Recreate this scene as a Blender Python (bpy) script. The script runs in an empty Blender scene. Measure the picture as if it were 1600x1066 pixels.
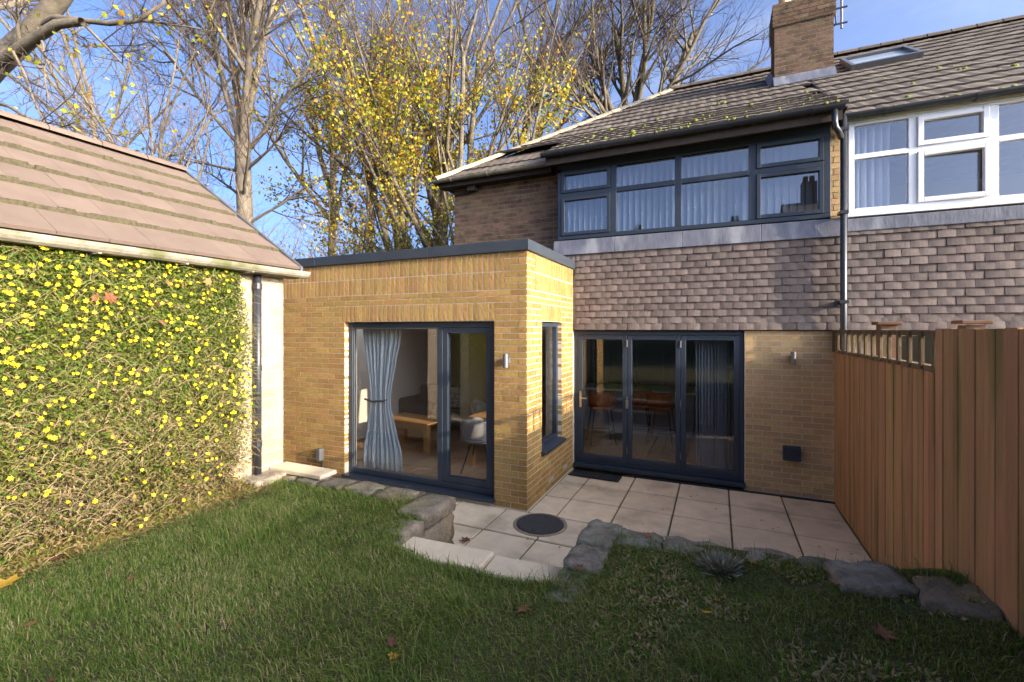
import bpy, bmesh, math, random
import numpy as np
from mathutils import Vector, Matrix
R = math.radians
random.seed(7); rng = np.random.default_rng(7)
S = bpy.context.scene
COL = S.collection

# ------------------------------------------------------------------ camera, sky, sun, exposure
CAMZ = 2.16
YAW = R(24.2)
cam_d = bpy.data.cameras.new('camera'); cam = bpy.data.objects.new('camera', cam_d); COL.objects.link(cam)
cam.location = (0, 0, CAMZ); cam.rotation_euler = (R(90), 0, YAW)
cam_d.sensor_width = 36; cam_d.lens = 16.0; cam_d.shift_y = -18/1600; cam_d.clip_end = 2000; cam_d.clip_start = .05
S.camera = cam
SUN = Vector((1, -.17, .291)).normalized()
el = math.asin(SUN.z); az = math.atan2(SUN.x, SUN.y)
W = bpy.data.worlds.new('World'); S.world = W; W.use_nodes = True
nt = W.node_tree; nt.nodes.clear()
wo = nt.nodes.new('ShaderNodeOutputWorld'); bg = nt.nodes.new('ShaderNodeBackground'); sky = nt.nodes.new('ShaderNodeTexSky')
sky.sky_type = 'NISHITA'; sky.sun_disc = False; sky.sun_elevation = el; sky.sun_rotation = az
sky.air_density = .36; sky.dust_density = 6.0; sky.ozone_density = 3.6
bg.inputs['Strength'].default_value = .15
# thin high cirrus, everywhere in the sky
tc = nt.nodes.new('ShaderNodeTexCoord'); mp = nt.nodes.new('ShaderNodeMapping'); mp.inputs['Scale'].default_value = (1.6, 3.2, 7)
mp.inputs['Rotation'].default_value = (.25, .2, .5)
nz = nt.nodes.new('ShaderNodeTexNoise'); nz.inputs['Scale'].default_value = 1.5; nz.inputs['Detail'].default_value = 8; nz.inputs['Roughness'].default_value = .6; nz.inputs['Distortion'].default_value = .6
cr = nt.nodes.new('ShaderNodeValToRGB'); cr.color_ramp.elements[0].position = .54; cr.color_ramp.elements[1].position = .95
cr.color_ramp.elements[1].color = (.55, .55, .55, 1)
mx = nt.nodes.new('ShaderNodeMixRGB'); mx.inputs['Color2'].default_value = (1.2, 1.32, 1.5, 1)
nt.links.new(tc.outputs['Generated'], mp.inputs['Vector']); nt.links.new(mp.outputs['Vector'], nz.inputs['Vector'])
nt.links.new(nz.outputs['Fac'], cr.inputs['Fac']); nt.links.new(cr.outputs['Color'], mx.inputs['Fac'])
nt.links.new(sky.outputs['Color'], mx.inputs['Color1']); nt.links.new(mx.outputs['Color'], bg.inputs['Color'])
nt.links.new(bg.outputs['Background'], wo.inputs['Surface'])
sd = bpy.data.lights.new('sun', 'SUN'); so = bpy.data.objects.new('sun', sd); COL.objects.link(so)
sd.energy = 2.0; sd.angle = R(.5); sd.color = (1, .83, .62)
so.rotation_euler = (-SUN).to_track_quat('-Z', 'Y').to_euler(); so.location = (20, -4, 12)
S.view_settings.view_transform = 'Standard'; S.view_settings.look = 'None'; S.view_settings.exposure = 2.32; S.view_settings.gamma = 1
S.render.engine = 'CYCLES'
S.cycles.caustics_reflective = False; S.cycles.caustics_refractive = False
S.cycles.max_bounces = 10; S.cycles.transparent_max_bounces = 24; S.cycles.diffuse_bounces = 4; S.cycles.glossy_bounces = 4
S.cycles.use_denoising = True

# ------------------------------------------------------------------ pixel helper (photo px at 1600 wide -> world)
FW = Vector((-math.sin(YAW), math.cos(YAW), 0)); RT = Vector((math.cos(YAW), math.sin(YAW), 0))
def ray(px, py):
    return FW + RT*((px-800)/711) + Vector((0, 0, (515-py)/711))
def on(px, py, n, c):          # hit plane n.p = c
    d = ray(px, py); n = Vector(n); o = Vector((0, 0, CAMZ))
    return o + d*((c-n.dot(o))/n.dot(d))

# ------------------------------------------------------------------ materials
def mat(name, c1, c2=None, scale=6, rough=.8, bump=0, bscale=60, rnd=0, spec=.3, metal=0, c3=None, stretch=(1, 1, 1), detail=6, ramp=None, hue=0, sub=0, bdist=.01):
    m = bpy.data.materials.new(name); m.use_nodes = True
    t = m.node_tree; N = t.nodes; L = t.links; b = N['Principled BSDF']
    b.inputs['Roughness'].default_value = rough; b.inputs['Metallic'].default_value = metal
    b.inputs['Specular IOR Level'].default_value = spec
    col = None
    geo = N.new('ShaderNodeNewGeometry'); mpn = N.new('ShaderNodeMapping'); mpn.inputs['Scale'].default_value = stretch
    L.new(geo.outputs['Position'], mpn.inputs['Vector'])
    if c2 is not None:
        n1 = N.new('ShaderNodeTexNoise'); n1.inputs['Scale'].default_value = scale; n1.inputs['Detail'].default_value = detail; n1.inputs['Roughness'].default_value = .65
        L.new(mpn.outputs['Vector'], n1.inputs['Vector'])
        rp = N.new('ShaderNodeValToRGB'); rp.color_ramp.elements[0].position = .36; rp.color_ramp.elements[1].position = .64
        rp.color_ramp.elements[0].color = (*c1, 1); rp.color_ramp.elements[1].color = (*c2, 1)
        L.new(n1.outputs['Fac'], rp.inputs['Fac']); col = rp.outputs['Color']
        if c3 is not None:
            n3 = N.new('ShaderNodeTexNoise'); n3.inputs['Scale'].default_value = scale*.37; n3.inputs['Detail'].default_value = 8
            r3 = N.new('ShaderNodeValToRGB'); r3.color_ramp.elements[0].position = .52; r3.color_ramp.elements[1].position = .68
            m3 = N.new('ShaderNodeMixRGB'); m3.inputs['Color2'].default_value = (*c3, 1)
            L.new(mpn.outputs['Vector'], n3.inputs['Vector']); L.new(n3.outputs['Fac'], r3.inputs['Fac']); L.new(r3.outputs['Color'], m3.inputs['Fac']); L.new(col, m3.inputs['Color1'])
            col = m3.outputs['Color']
    if rnd or hue or ramp:
        oi = N.new('ShaderNodeObjectInfo'); at = N.new('ShaderNodeAttribute'); at.attribute_name = 'rnd'
        ad = N.new('ShaderNodeMath'); ad.operation = 'ADD'; L.new(oi.outputs['Random'], ad.inputs[0]); L.new(at.outputs['Fac'], ad.inputs[1])
        fr = N.new('ShaderNodeMath'); fr.operation = 'FRACT'; L.new(ad.outputs[0], fr.inputs[0])
        if ramp:
            rr = N.new('ShaderNodeValToRGB'); rr.color_ramp.interpolation = 'LINEAR'
            src = at.outputs['Fac'] if ramp[0] == 'attr' else fr.outputs[0]
            els = ramp[1]
            while len(rr.color_ramp.elements) < len(els): rr.color_ramp.elements.new(.5)
            for e, (p, c) in zip(rr.color_ramp.elements, els): e.position = p; e.color = (*c, 1)
            L.new(src, rr.inputs['Fac'])
            if col is None: col = rr.outputs['Color']
            else:
                mm = N.new('ShaderNodeMixRGB'); mm.blend_type = 'MULTIPLY'; mm.inputs['Fac'].default_value = 1
                L.new(col, mm.inputs['Color1']); L.new(rr.outputs['Color'], mm.inputs['Color2']); col = mm.outputs['Color']
        if rnd or hue:
            hs = N.new('ShaderNodeHueSaturation')
            mr = N.new('ShaderNodeMapRange'); mr.inputs['To Min'].default_value = 1-rnd; mr.inputs['To Max'].default_value = 1+rnd
            L.new(fr.outputs[0], mr.inputs['Value']); L.new(mr.outputs['Result'], hs.inputs['Value'])
            if hue:
                m7 = N.new('ShaderNodeMath'); m7.operation = 'MULTIPLY'; m7.inputs[1].default_value = 7.31; L.new(fr.outputs[0], m7.inputs[0])
                f7 = N.new('ShaderNodeMath'); f7.operation = 'FRACT'; L.new(m7.outputs[0], f7.inputs[0])
                mh = N.new('ShaderNodeMapRange'); mh.inputs['To Min'].default_value = .5-hue; mh.inputs['To Max'].default_value = .5+hue
                L.new(f7.outputs[0], mh.inputs['Value']); L.new(mh.outputs['Result'], hs.inputs['Hue'])
            if col is None: hs.inputs['Color'].default_value = (*c1, 1)
            else: L.new(col, hs.inputs['Color'])
            col = hs.outputs['Color']
    if col is None: b.inputs['Base Color'].default_value = (*c1, 1)
    else: L.new(col, b.inputs['Base Color'])
    if bump:
        n2 = N.new('ShaderNodeTexNoise'); n2.inputs['Scale'].default_value = bscale; n2.inputs['Detail'].default_value = 5
        bp = N.new('ShaderNodeBump'); bp.inputs['Strength'].default_value = bump; bp.inputs['Distance'].default_value = bdist
        L.new(mpn.outputs['Vector'], n2.inputs['Vector']); L.new(n2.outputs['Fac'], bp.inputs['Height']); L.new(bp.outputs['Normal'], b.inputs['Normal'])
    if sub:      # thin leaf translucency
        tr = N.new('ShaderNodeBsdfTranslucent'); ms = N.new('ShaderNodeMixShader'); ms.inputs['Fac'].default_value = sub
        if col is None: tr.inputs['Color'].default_value = (*c1, 1)
        else: L.new(col, tr.inputs['Color'])
        L.new(b.outputs['BSDF'], ms.inputs[1]); L.new(tr.outputs['BSDF'], ms.inputs[2]); L.new(ms.outputs['Shader'], N['Material Output'].inputs['Surface'])
    return m
def glass(name, tint=(.96, .97, .975), ior=1.7):
    m = bpy.data.materials.new(name); m.use_nodes = True; t = m.node_tree; t.nodes.clear()
    o = t.nodes.new('ShaderNodeOutputMaterial'); mxs = t.nodes.new('ShaderNodeMixShader'); a = t.nodes.new('ShaderNodeBsdfTransparent'); g = t.nodes.new('ShaderNodeBsdfGlossy'); f = t.nodes.new('ShaderNodeFresnel')
    a.inputs['Color'].default_value = (*tint, 1); g.inputs['Roughness'].default_value = 0; f.inputs['IOR'].default_value = ior
    ge = t.nodes.new('ShaderNodeNewGeometry'); mr = t.nodes.new('ShaderNodeMapRange'); mr.inputs['To Min'].default_value = ior; mr.inputs['To Max'].default_value = 1/ior
    t.links.new(ge.outputs['Backfacing'], mr.inputs['Value']); t.links.new(mr.outputs['Result'], f.inputs['IOR'])
    t.links.new(f.outputs[0], mxs.inputs[0]); t.links.new(a.outputs[0], mxs.inputs[1]); t.links.new(g.outputs[0], mxs.inputs[2]); t.links.new(mxs.outputs[0], o.inputs[0])
    return m

M = {}
M['brick_y'] = mat('buff_brick', (.37, .225, .075), (.255, .15, .048), 34, .9, .9, 190, rnd=.17, hue=.010, spec=.1, stretch=(1, 1, .75), bdist=.008)
M['mortar_y'] = mat('buff_mortar', (.60, .52, .40), (.52, .45, .34), 20, .95, .4, 200)
M['brick_b'] = mat('brown_brick', (.23, .14, .08), (.165, .10, .058), 22, .9, .6, 150, rnd=.24, hue=.015, spec=.15, c3=(.10, .065, .042))
M['brick_c'] = mat('sooty_brick', (.17, .11, .066), (.115, .075, .048), 22, .95, .6, 150, rnd=.25, hue=.012, spec=.1, c3=(.07, .05, .038))
M['brick_k'] = mat('tan_brick', (.48, .32, .15), (.40, .26, .115), 18, .9, .4, 150, rnd=.15, hue=.01, spec=.15)
M['mortar_b'] = mat('old_mortar', (.42, .36, .27), (.33, .28, .21), 20, .95, .4, 200)
M['mortar_l'] = mat('pale_mortar', (.60, .52, .40), (.50, .43, .33), 20, .95, .4, 200)
M['anthracite'] = mat('anthracite_frame', (.021, .030, .043), (.025, .034, .048), 8, .42, .03, 200, spec=.45)
M['coping'] = mat('coping_metal', (.028, .035, .043), (.036, .044, .052), 5, .45, .03, 100, spec=.45)
M['lead'] = mat('lead', (.095, .10, .125), (.15, .155, .18), 7, .6, .3, 30, c3=(.24, .245, .26), stretch=(1.5, 1, .5))
M['tile'] = mat('clay_tile', (.155, .12, .10), (.105, .082, .07), 14, .8, .25, 90, rnd=.22, hue=.008)
M['roof'] = mat('roof_tile', (.125, .098, .075), (.085, .068, .052), 9, .92, .5, 70, rnd=.16, c3=(.16, .135, .10))
M['groof'] = mat('garage_tile', (.155, .112, .082), (.13, .092, .068), 4, .9, .3, 120, rnd=.05)
M['mossy'] = mat('mossy_edge', (.085, .07, .035), (.035, .03, .016), 40, .95, .8, 90)
M['moss'] = mat('moss', (.17, .18, .025), (.10, .115, .018), 30, 1, .8, 90)
M['hipm'] = mat('hip_mortar', (.30, .25, .17), (.2, .165, .12), 8, .95, .5, 50)
M['cream'] = mat('fresh_mortar', (.62, .46, .27), (.5, .36, .2), 8, .9, .3, 60)
M['gutter'] = mat('black_plastic', (.022, .024, .028), (.03, .032, .036), 10, .38, spec=.5)
M['oldgut'] = mat('mossy_asbestos_gutter', (.27, .24, .18), (.17, .15, .10), 10, .9, .4, 60, c3=(.11, .11, .045))
M['fascia'] = mat('dark_timber', (.05, .036, .027), (.03, .022, .018), 12, .8, .3, 60)
M['white'] = mat('white_upvc', (.80, .80, .80), (.76, .77, .78), 5, .35, spec=.5)
M['garw'] = mat('garage_block', (.36, .285, .195), (.29, .225, .15), 8, .95, .4, 120, rnd=.08, c3=(.24, .18, .12))
M['slab'] = mat('stone_slab', (.68, .55, .37), (.59, .465, .30), 5, .85, .3, 60, rnd=.07, c3=(.42, .335, .22))
M['joint'] = mat('paving_joint', (.15, .12, .055), (.09, .075, .03), 12, .95, .6, 90)
M['stone'] = mat('garden_stone', (.26, .205, .14), (.14, .11, .078), 9, .95, .8, 40, rnd=.25, c3=(.31, .23, .12), bdist=.02)
M['stoneg'] = mat('lichen_stone', (.27, .225, .165), (.13, .11, .08), 10, .95, .9, 45, rnd=.2, c3=(.30, .28, .21), bdist=.02)
M['fence'] = mat('fence_timber', (.42, .235, .11), (.32, .18, .085), 5, .85, .35, 40, rnd=.11, hue=.01, stretch=(4, 4, .35), c3=(.20, .145, .05))
M['fence_o'] = mat('weathered_timber', (.17, .115, .06), (.11, .075, .04), 8, .9, .4, 50, rnd=.2, stretch=(1, 1, .4))
M['soil'] = mat('soil_turf', (.10, .10, .03), (.09, .065, .035), 7, 1, .9, 60, c3=(.085, .07, .035), bdist=.03)
M['ground'] = mat('ground', (.07, .085, .03), (.06, .06, .03), 1, 1, .5, 10)
M['bark'] = mat('bark', (.155, .125, .085), (.095, .078, .055), 9, .95, .8, 40, c3=(.19, .17, .10), bdist=.03)
M['bark_p'] = mat('pale_bark', (.20, .165, .115), (.115, .095, .07), 7, .95, .6, 40, c3=(.12, .10, .08), bdist=.02)
M['twig'] = mat('twig', (.085, .06, .042), (.055, .04, .03), 5, .95)
M['twig_p'] = mat('pale_twig', (.15, .105, .06), (.10, .07, .042), 5, .95)
M['glass'] = glass('window_glass')
M['glass_up'] = glass('coated_glass', ior=2.3)
M['metal'] = mat('steel', (.55, .55, .55), rough=.3, metal=1)
M['grey_metal'] = mat('grey_metal', (.16, .165, .17), rough=.4, metal=.6)
M['black'] = mat('black_rubber', (.015, .015, .016), (.022, .022, .022), 40, .7, .4, 150)
M['oak'] = mat('oak', (.46, .24, .085), (.36, .18, .06), 6, .5, .1, 60, stretch=(.5, 5, 5))
M['floor'] = mat('oak_floor', (.40, .23, .11), (.31, .17, .08), 5, .42, .05, 60, rnd=.12, stretch=(5, .7, 1))
M['plaster'] = mat('plaster', (.60, .54, .45), (.57, .51, .43), 3, .9)
M['dark_wall'] = mat('dark_cabinet', (.035, .034, .036), (.045, .044, .046), 3, .4)
M['curtain'] = mat('curtain_fabric', (.50, .56, .58), (.45, .51, .53), 9, .95, .2, 300, sub=.25)
M['blind'] = mat('blind_fabric', (.33, .36, .40), (.30, .33, .37), 9, .9, sub=.25)
M['net'] = mat('net_curtain', (.74, .76, .80), (.68, .70, .75), 4, .95, sub=.3)
M['sofa'] = mat('sofa_fabric', (.035, .035, .04), (.05, .05, .055), 30, .95, .3, 200)
M['cushion'] = mat('cushion_print', (.55, .50, .42), (.06, .06, .06), 22, .95)
M['shell'] = mat('chair_shell', (.30, .28, .27), (.26, .245, .24), 8, .8)
M['orange'] = mat('tan_leather', (.36, .085, .025), (.28, .065, .02), 10, .5, .1, 90)
M['worktop'] = mat('white_worktop', (.70, .70, .68), (.66, .66, .65), 6, .3)
M['island'] = mat('grey_unit', (.36, .38, .40), (.34, .36, .38), 3, .5)
M['pot'] = mat('clay_pot', (.60, .44, .24), (.5, .34, .18), 12, .85, .2, 60)
M['terracotta'] = mat('terracotta', (.33, .10, .05), (.26, .08, .04), 12, .85)
M['post'] = mat('brown_post', (.15, .085, .05), (.11, .06, .035), 12, .85, rnd=.1)
M['grass'] = mat('grass_blade', (1, 1, 1), rough=.65, spec=.2, sub=.3, ramp=('attr', [(0, (.07, .125, .015)), (.35, (.125, .195, .025)), (.62, (.22, .25, .05)), (.8, (.36, .28, .12)), (1, (.50, .38, .20))]))
M['jleaf'] = mat('jasmine_leaf', (1, 1, 1), rough=.6, spec=.2, sub=.3, ramp=('attr', [(0, (.055, .10, .012)), (.4, (.10, .135, .016)), (.65, (.19, .18, .03)), (.85, (.24, .17, .07)), (1, (.28, .185, .09))]))
M['jstem'] = mat('jasmine_stem', (1, 1, 1), rough=.8, ramp=('attr', [(0, (.10, .15, .03)), (.4, (.19, .15, .06)), (1, (.33, .23, .13))]))
M['petal'] = mat('yellow_petal', (.88, .68, .02), (.82, .58, .015), 30, .6, sub=.3)
M['tleaf'] = mat('autumn_leaf', (1, 1, 1), rough=.6, spec=.2, sub=.4, ramp=('attr', [(0, (.10, .15, .015)), (.4, (.24, .26, .025)), (.7, (.50, .36, .03)), (.9, (.52, .25, .025)), (1, (.34, .15, .03))]))
M['dleaf'] = mat('dead_leaf', (.27, .125, .05), (.16, .075, .035), 30, .7, .3, 90, rnd=.35, hue=.02, sub=.15)
M['yleaf'] = mat('yellow_leaf', (.55, .33, .04), (.45, .24, .03), 30, .7, .3, 90, sub=.2)
M['hill'] = mat('hillside', (.05, .06, .03), (.035, .045, .025), .3, 1)
M['dwall'] = mat('sooty_stone', (.13, .11, .09), (.09, .075, .06), 3, .95)

# ------------------------------------------------------------------ mesh helpers
class MB:
    def __init__(s): s.v = []; s.f = []; s.a = []
    def add(s, vs, fs, a=None):
        o = len(s.v); s.v += [tuple(p) for p in vs]; s.f += [tuple(i+o for i in f) for f in fs]
        if a is not None: s.a += [a]*len(vs)
        return s
    def hexa(s, p):    # 8 pts: bottom 4 ccw, top 4 ccw
        return s.add(p, [(3, 2, 1, 0), (4, 5, 6, 7), (0, 1, 5, 4), (1, 2, 6, 5), (2, 3, 7, 6), (3, 0, 4, 7)])
    def box(s, x0, x1, y0, y1, z0, z1):
        return s.hexa([(x0, y0, z0), (x1, y0, z0), (x1, y1, z0), (x0, y1, z0), (x0, y0, z1), (x1, y0, z1), (x1, y1, z1), (x0, y1, z1)])
    def tube(s, pts, r, n=8, cap=True, a=None):
        pts = [Vector(p) for p in pts]; rs = r if isinstance(r, (list, tuple)) else [r]*len(pts)
        vs = []; fs = []; k = len(pts); ref = None
        for i, p in enumerate(pts):
            t = (pts[min(i+1, k-1)]-pts[max(i-1, 0)]).normalized()
            if ref is None: ref = t.orthogonal().normalized()
            ref = (ref - t*ref.dot(t)).normalized(); bi = t.cross(ref)
            for j in range(n):
                th = 2*math.pi*j/n; vs.append(p + (ref*math.cos(th)+bi*math.sin(th))*rs[i])
        for i in range(k-1):
            for j in range(n):
                fs.append((i*n+j, i*n+(j+1) % n, (i+1)*n+(j+1) % n, (i+1)*n+j))
        if cap: fs.append(tuple(range(n))[::-1]); fs.append(tuple((k-1)*n+j for j in range(n)))
        return s.add(vs, fs, a)
    def lathe(s, c, prof, n=20):
        vs = []; fs = []; k = len(prof)
        for r, z in prof:
            for j in range(n): vs.append((c[0]+r*math.cos(2*math.pi*j/n), c[1]+r*math.sin(2*math.pi*j/n), c[2]+z))
        for i in range(k-1):
            for j in range(n): fs.append((i*n+j, i*n+(j+1) % n, (i+1)*n+(j+1) % n, (i+1)*n+j))
        fs.append(tuple(range(n))[::-1]); fs.append(tuple((k-1)*n+j for j in range(n)))
        return s.add(vs, fs)
    def mesh(s, name):
        m = bpy.data.meshes.new(name); m.from_pydata(s.v, [], s.f)
        if s.a and len(s.a) == len(s.v):
            m.attributes.new('rnd', 'FLOAT', 'POINT').data.foreach_set('value', s.a)
        m.update(); return m
    def build(s, name, mt, parent=None, bevel=0, smooth=False, kind=None, seg=2):
        return link(name, s.mesh(name), mt, parent, bevel, smooth, kind, seg)
def np_mesh(name, v, f, attr=None, n=None):
    """v (N,3), f (F,k) all same k"""
    m = bpy.data.meshes.new(name); k = f.shape[1]
    m.vertices.add(len(v)); m.vertices.foreach_set('co', np.ascontiguousarray(v, dtype=np.float32).ravel())
    m.loops.add(f.size); m.loops.foreach_set('vertex_index', np.ascontiguousarray(f, dtype=np.int32).ravel())
    m.polygons.add(len(f)); m.polygons.foreach_set('loop_start', np.arange(0, f.size, k, dtype=np.int32))
    m.update(calc_edges=True)
    if attr is not None: m.attributes.new('rnd', 'FLOAT', 'POINT').data.foreach_set('value', np.ascontiguousarray(attr, dtype=np.float32))
    m.validate(); return m
WM = {}
def link(name, me, mt, parent=None, bevel=0, smooth=False, kind=None, seg=2):
    if mt is not None and not me.materials: me.materials.append(M[mt] if isinstance(mt, str) else mt)
    o = bpy.data.objects.new(name, me); COL.objects.link(o)
    if parent is not None:
        o.parent = parent
        if parent.name in WM: o.matrix_parent_inverse = WM[parent.name].inverted()
    if bevel:
        md = o.modifiers.new('bevel', 'BEVEL'); md.width = bevel; md.segments = seg; md.limit_method = 'ANGLE'
    if smooth: me.polygons.foreach_set('use_smooth', [True]*len(me.polygons))
    if kind: o['kind'] = kind
    return o
def tag(o, label, cat, group=None, kind=None):
    o['label'] = label
    if cat: o['category'] = cat
    if group: o['group'] = group
    if kind: o['kind'] = kind
    return o
def thing(name, label, cat, loc=(0, 0, 0), rz=0, group=None, local=False):
    o = bpy.data.objects.new(name, None); COL.objects.link(o); o.location = loc; o.rotation_euler = (0, 0, rz); o.empty_display_size = .2
    if not local: WM[o.name] = Matrix.Translation(loc) @ Matrix.Rotation(rz, 4, 'Z')
    return tag(o, label, cat, group)
def struct(o, label=None):
    o['kind'] = 'structure'
    if label: o['label'] = label
    return o
CAMV = np.array((0, 0, CAMZ))
def place(name, variants, T, mt, parent, limit=300, mass=None):
    """T: list of (loc, (rx,ry,rz), (sx,sy,sz)). nearest `limit` become objects, the rest one joined part"""
    T = sorted(T, key=lambda t: (Vector(t[0])-cam.location).length)
    for me in variants:
        if not me.materials: me.materials.append(M[mt])
    inv = WM[parent.name].inverted() if parent.name in WM else Matrix()
    for i, (l, r, s) in enumerate(T[:limit]):
        o = bpy.data.objects.new(name, variants[random.randrange(len(variants))]); COL.objects.link(o)
        o.parent = parent; o.matrix_parent_inverse = inv; o.location = l; o.rotation_euler = r; o.scale = s
    if len(T) > limit:
        V = []; F = []; A = []; n = 0
        base = []
        for me in variants:
            a = np.empty(len(me.vertices)*3, np.float32); me.vertices.foreach_get('co', a)
            base.append((a.reshape(-1, 3), [tuple(p.vertices) for p in me.polygons]))
        from mathutils import Euler
        for l, r, s in T[limit:]:
            vv, ff = base[random.randrange(len(base))]
            mx_ = np.array(Euler(r).to_matrix()); p = (vv*np.array(s)) @ mx_.T + np.array(l)
            V.append(p); F += [tuple(i+n for i in f) for f in ff]; A.append(np.full(len(vv), random.random())); n += len(vv)
        me = bpy.data.meshes.new(mass or name+'work'); me.from_pydata(np.concatenate(V).tolist(), [], F)
        me.attributes.new('rnd', 'FLOAT', 'POINT').data.foreach_set('value', np.concatenate(A).astype(np.float32))
        link(mass or name+'work', me, mt, parent, kind='stuff')

def vnoise(x, y, seed=0):
    xi = np.floor(x).astype(int); yi = np.floor(y).astype(int); fx = x-xi; fy = y-yi
    def h(a, b): return np.modf(np.abs(np.sin(a*127.1+b*311.7+seed*74.7)*43758.5453))[0]
    sx = fx*fx*(3-2*fx); sy = fy*fy*(3-2*fy)
    return (h(xi, yi)*(1-sx)+h(xi+1, yi)*sx)*(1-sy)+(h(xi, yi+1)*(1-sx)+h(xi+1, yi+1)*sx)*sy

# ------------------------------------------------------------------ geometry constants
YF, YE, XE = 6.90, 4.97, -2.04        # house front, extension front, extension side
XL = -6.5                             # extension left end
XP = 1.44                             # party line
XG, YG = -4.5, 3.66                   # garage wall plane, garage end
XFN = 1.36                            # fence
def lawn_z(x, y):
    x = np.asarray(x, float); y = np.asarray(y, float)
    z = .565 + .13*np.clip((x+1.0)/2.3, 0, 1)**1.3*np.clip((y-1)/2.2, 0, 1)
    z = z - .02*np.clip((-x-2.3)/2, 0, 1)
    z = z + .035*(vnoise(x*2.1, y*2.1, 3)-.5) + .02*(vnoise(x*6, y*6, 5)-.5)
    # dip towards the step
    dip = np.clip(1-np.abs(x+1.6)/.9, 0, 1)*np.clip((y-2.2)/.6, 0, 1)
    z = z - .085*np.minimum(dip*1.6, 1)
    z = z + .05*np.clip((x+.7)/.8, 0, 1)*np.clip((y-2.3)/.7, 0, 1)*(vnoise(x*4, y*4, 9)-.3)
    return z
def hole(x, y):    # step opening and beyond the retaining walls
    x = np.asarray(x); y = np.asarray(y)
    return ((x > -2.22) & (x < -.93) & (y > 2.77)) | (y > 3.52) | (x > XFN) | (x < XG)

# ------------------------------------------------------------------ ground
g = MB(); g.add([(-900, -900, -.06), (900, -900, -.06), (900, 900, -.06), (-900, 900, -.06)], [(0, 1, 2, 3)])
struct(g.build('ground', 'ground'))
xs = np.arange(-4.62, 1.50, .05); ys = np.arange(-5.0, 3.60, .05)
X, Y = np.meshgrid(xs, ys); Z = lawn_z(X, Y)
V = np.stack([X.ravel(), Y.ravel(), Z.ravel()], 1); nx = len(xs)
F = []
for j in range(len(ys)-1):
    for i in range(nx-1):
        cx, cy = xs[i]+.025, ys[j]+.025
        if cy > 2.74 and -2.25 < cx < -.92: continue
        F.append((j*nx+i, j*nx+i+1, (j+1)*nx+i+1, (j+1)*nx+i))
lawn = link('lawn', np_mesh('lawn', V, np.array(F)), 'soil', smooth=True); struct(lawn, 'rough green lawn in front of the house')
# hill and ground rising behind the viewer (seen mirrored in the upstairs glass)
hx = np.linspace(-120, 120, 40); hy = np.linspace(-140, -12, 24); HX, HY = np.meshgrid(hx, hy)
HZ = -.3 + np.clip((-HY-12)/20, 0, 1)*3 + np.clip((-HY-40)/100, 0, 1)*22*(.7+.6*vnoise(HX*.03, HY*.03, 2))
HV = np.stack([HX.ravel(), HY.ravel(), HZ.ravel()], 1)
HF = np.array([(j*40+i, j*40+i+1, (j+1)*40+i+1, (j+1)*40+i) for j in range(23) for i in range(39)])
struct(link('hillside', np_mesh('hillside', HV, HF), 'hill', smooth=True))

# ------------------------------------------------------------------ brick variants
def brick_mesh(seed, L=.215, H=.065, D=.06, rough=.004, nx=6, nz=3):
    r = random.Random(seed); m = MB(); idx = {}
    for j in range(nz):
        for i in range(nx):
            x = -L/2+L*i/(nx-1); z = -H/2+H*j/(nz-1); edge = i in (0, nx-1) or j in (0, nz-1)
            y = r.uniform(0, rough*.9) if not edge else r.uniform(rough*.3, rough*.8)
            if edge: x += r.uniform(-.001, .001); z += r.uniform(-.001, .001)
            idx[i, j] = len(m.v); m.v.append((x, y, z))
    for j in range(nz-1):
        for i in range(nx-1): m.f.append((idx[i, j], idx[i+1, j], idx[i+1, j+1], idx[i, j+1]))
    b = [(i, 0) for i in range(nx)] + [(nx-1, j) for j in range(1, nz)] + [(i, nz-1) for i in range(nx-2, -1, -1)] + [(0, j) for j in range(nz-2, 0, -1)]
    bi = []
    for k in b:
        p = m.v[idx[k]]; bi.append(len(m.v)); m.v.append((p[0], D, p[2]))
    n = len(b)
    for q in range(n): m.f.append((idx[b[q]], bi[q], bi[(q+1) % n], idx[b[(q+1) % n]]))
    m.a = [0]*len(m.v)
    return m.mesh('brick')
BR_ROUGH = [brick_mesh(i, rough=.0036, D=.104) for i in range(8)]
BR_CH = [brick_mesh(60+i, rough=.004, nx=4, nz=2) for i in range(4)]
BR_UP = [brick_mesh(80+i, rough=.002, nx=3, nz=2) for i in range(4)]
BR_FLAT = [brick_mesh(20+i, rough=.002, nx=3, nz=2) for i in range(4)]
C = .075
def courses(u0, u1, z0, z1, zref, openings=(), trim=None):
    """stretcher bond -> list of (u, z, len, soldier, height)"""
    out = []; k0 = math.floor((z0-zref)/C+.01)
    k = k0
    while zref+k*C < z1-.02:
        za, zb = zref+k*C, zref+k*C+C
        a, b = max(za, z0), min(zb, z1)
        if b-a > .03:
            l, h = (u0, u1) if trim is None else trim(k, u0, u1)
            iv = [(l, h)]
            for (o0, o1, oz0, oz1) in openings:
                if a < oz1-.01 and b > oz0+.01:
                    iv = [q for (s, e) in iv for q in ((s, min(e, o0)), (max(s, o1), e)) if q[1]-q[0] > .01]
            for s, e in iv:
                p = math.floor((s-.1125*(k % 2))/.225)*.225+.1125*(k % 2)
                while p < e:
                    c, d = max(p, s), min(p+.215, e-(0 if e < p+.215 else 0))
                    if d-c > .014: out.append(((c+d)/2, (a+b)/2, d-c, 0, b-a-.01))
                    p += .225
        k += 1
    return out
def soldiers(u0, u1, z0, z1):
    n = round((u1-u0)/C); w = (u1-u0)/n
    return [(u0+w*(i+.5), (z0+z1)/2, w-.015, 1, z1-z0-.012) for i in range(n)]
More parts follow.
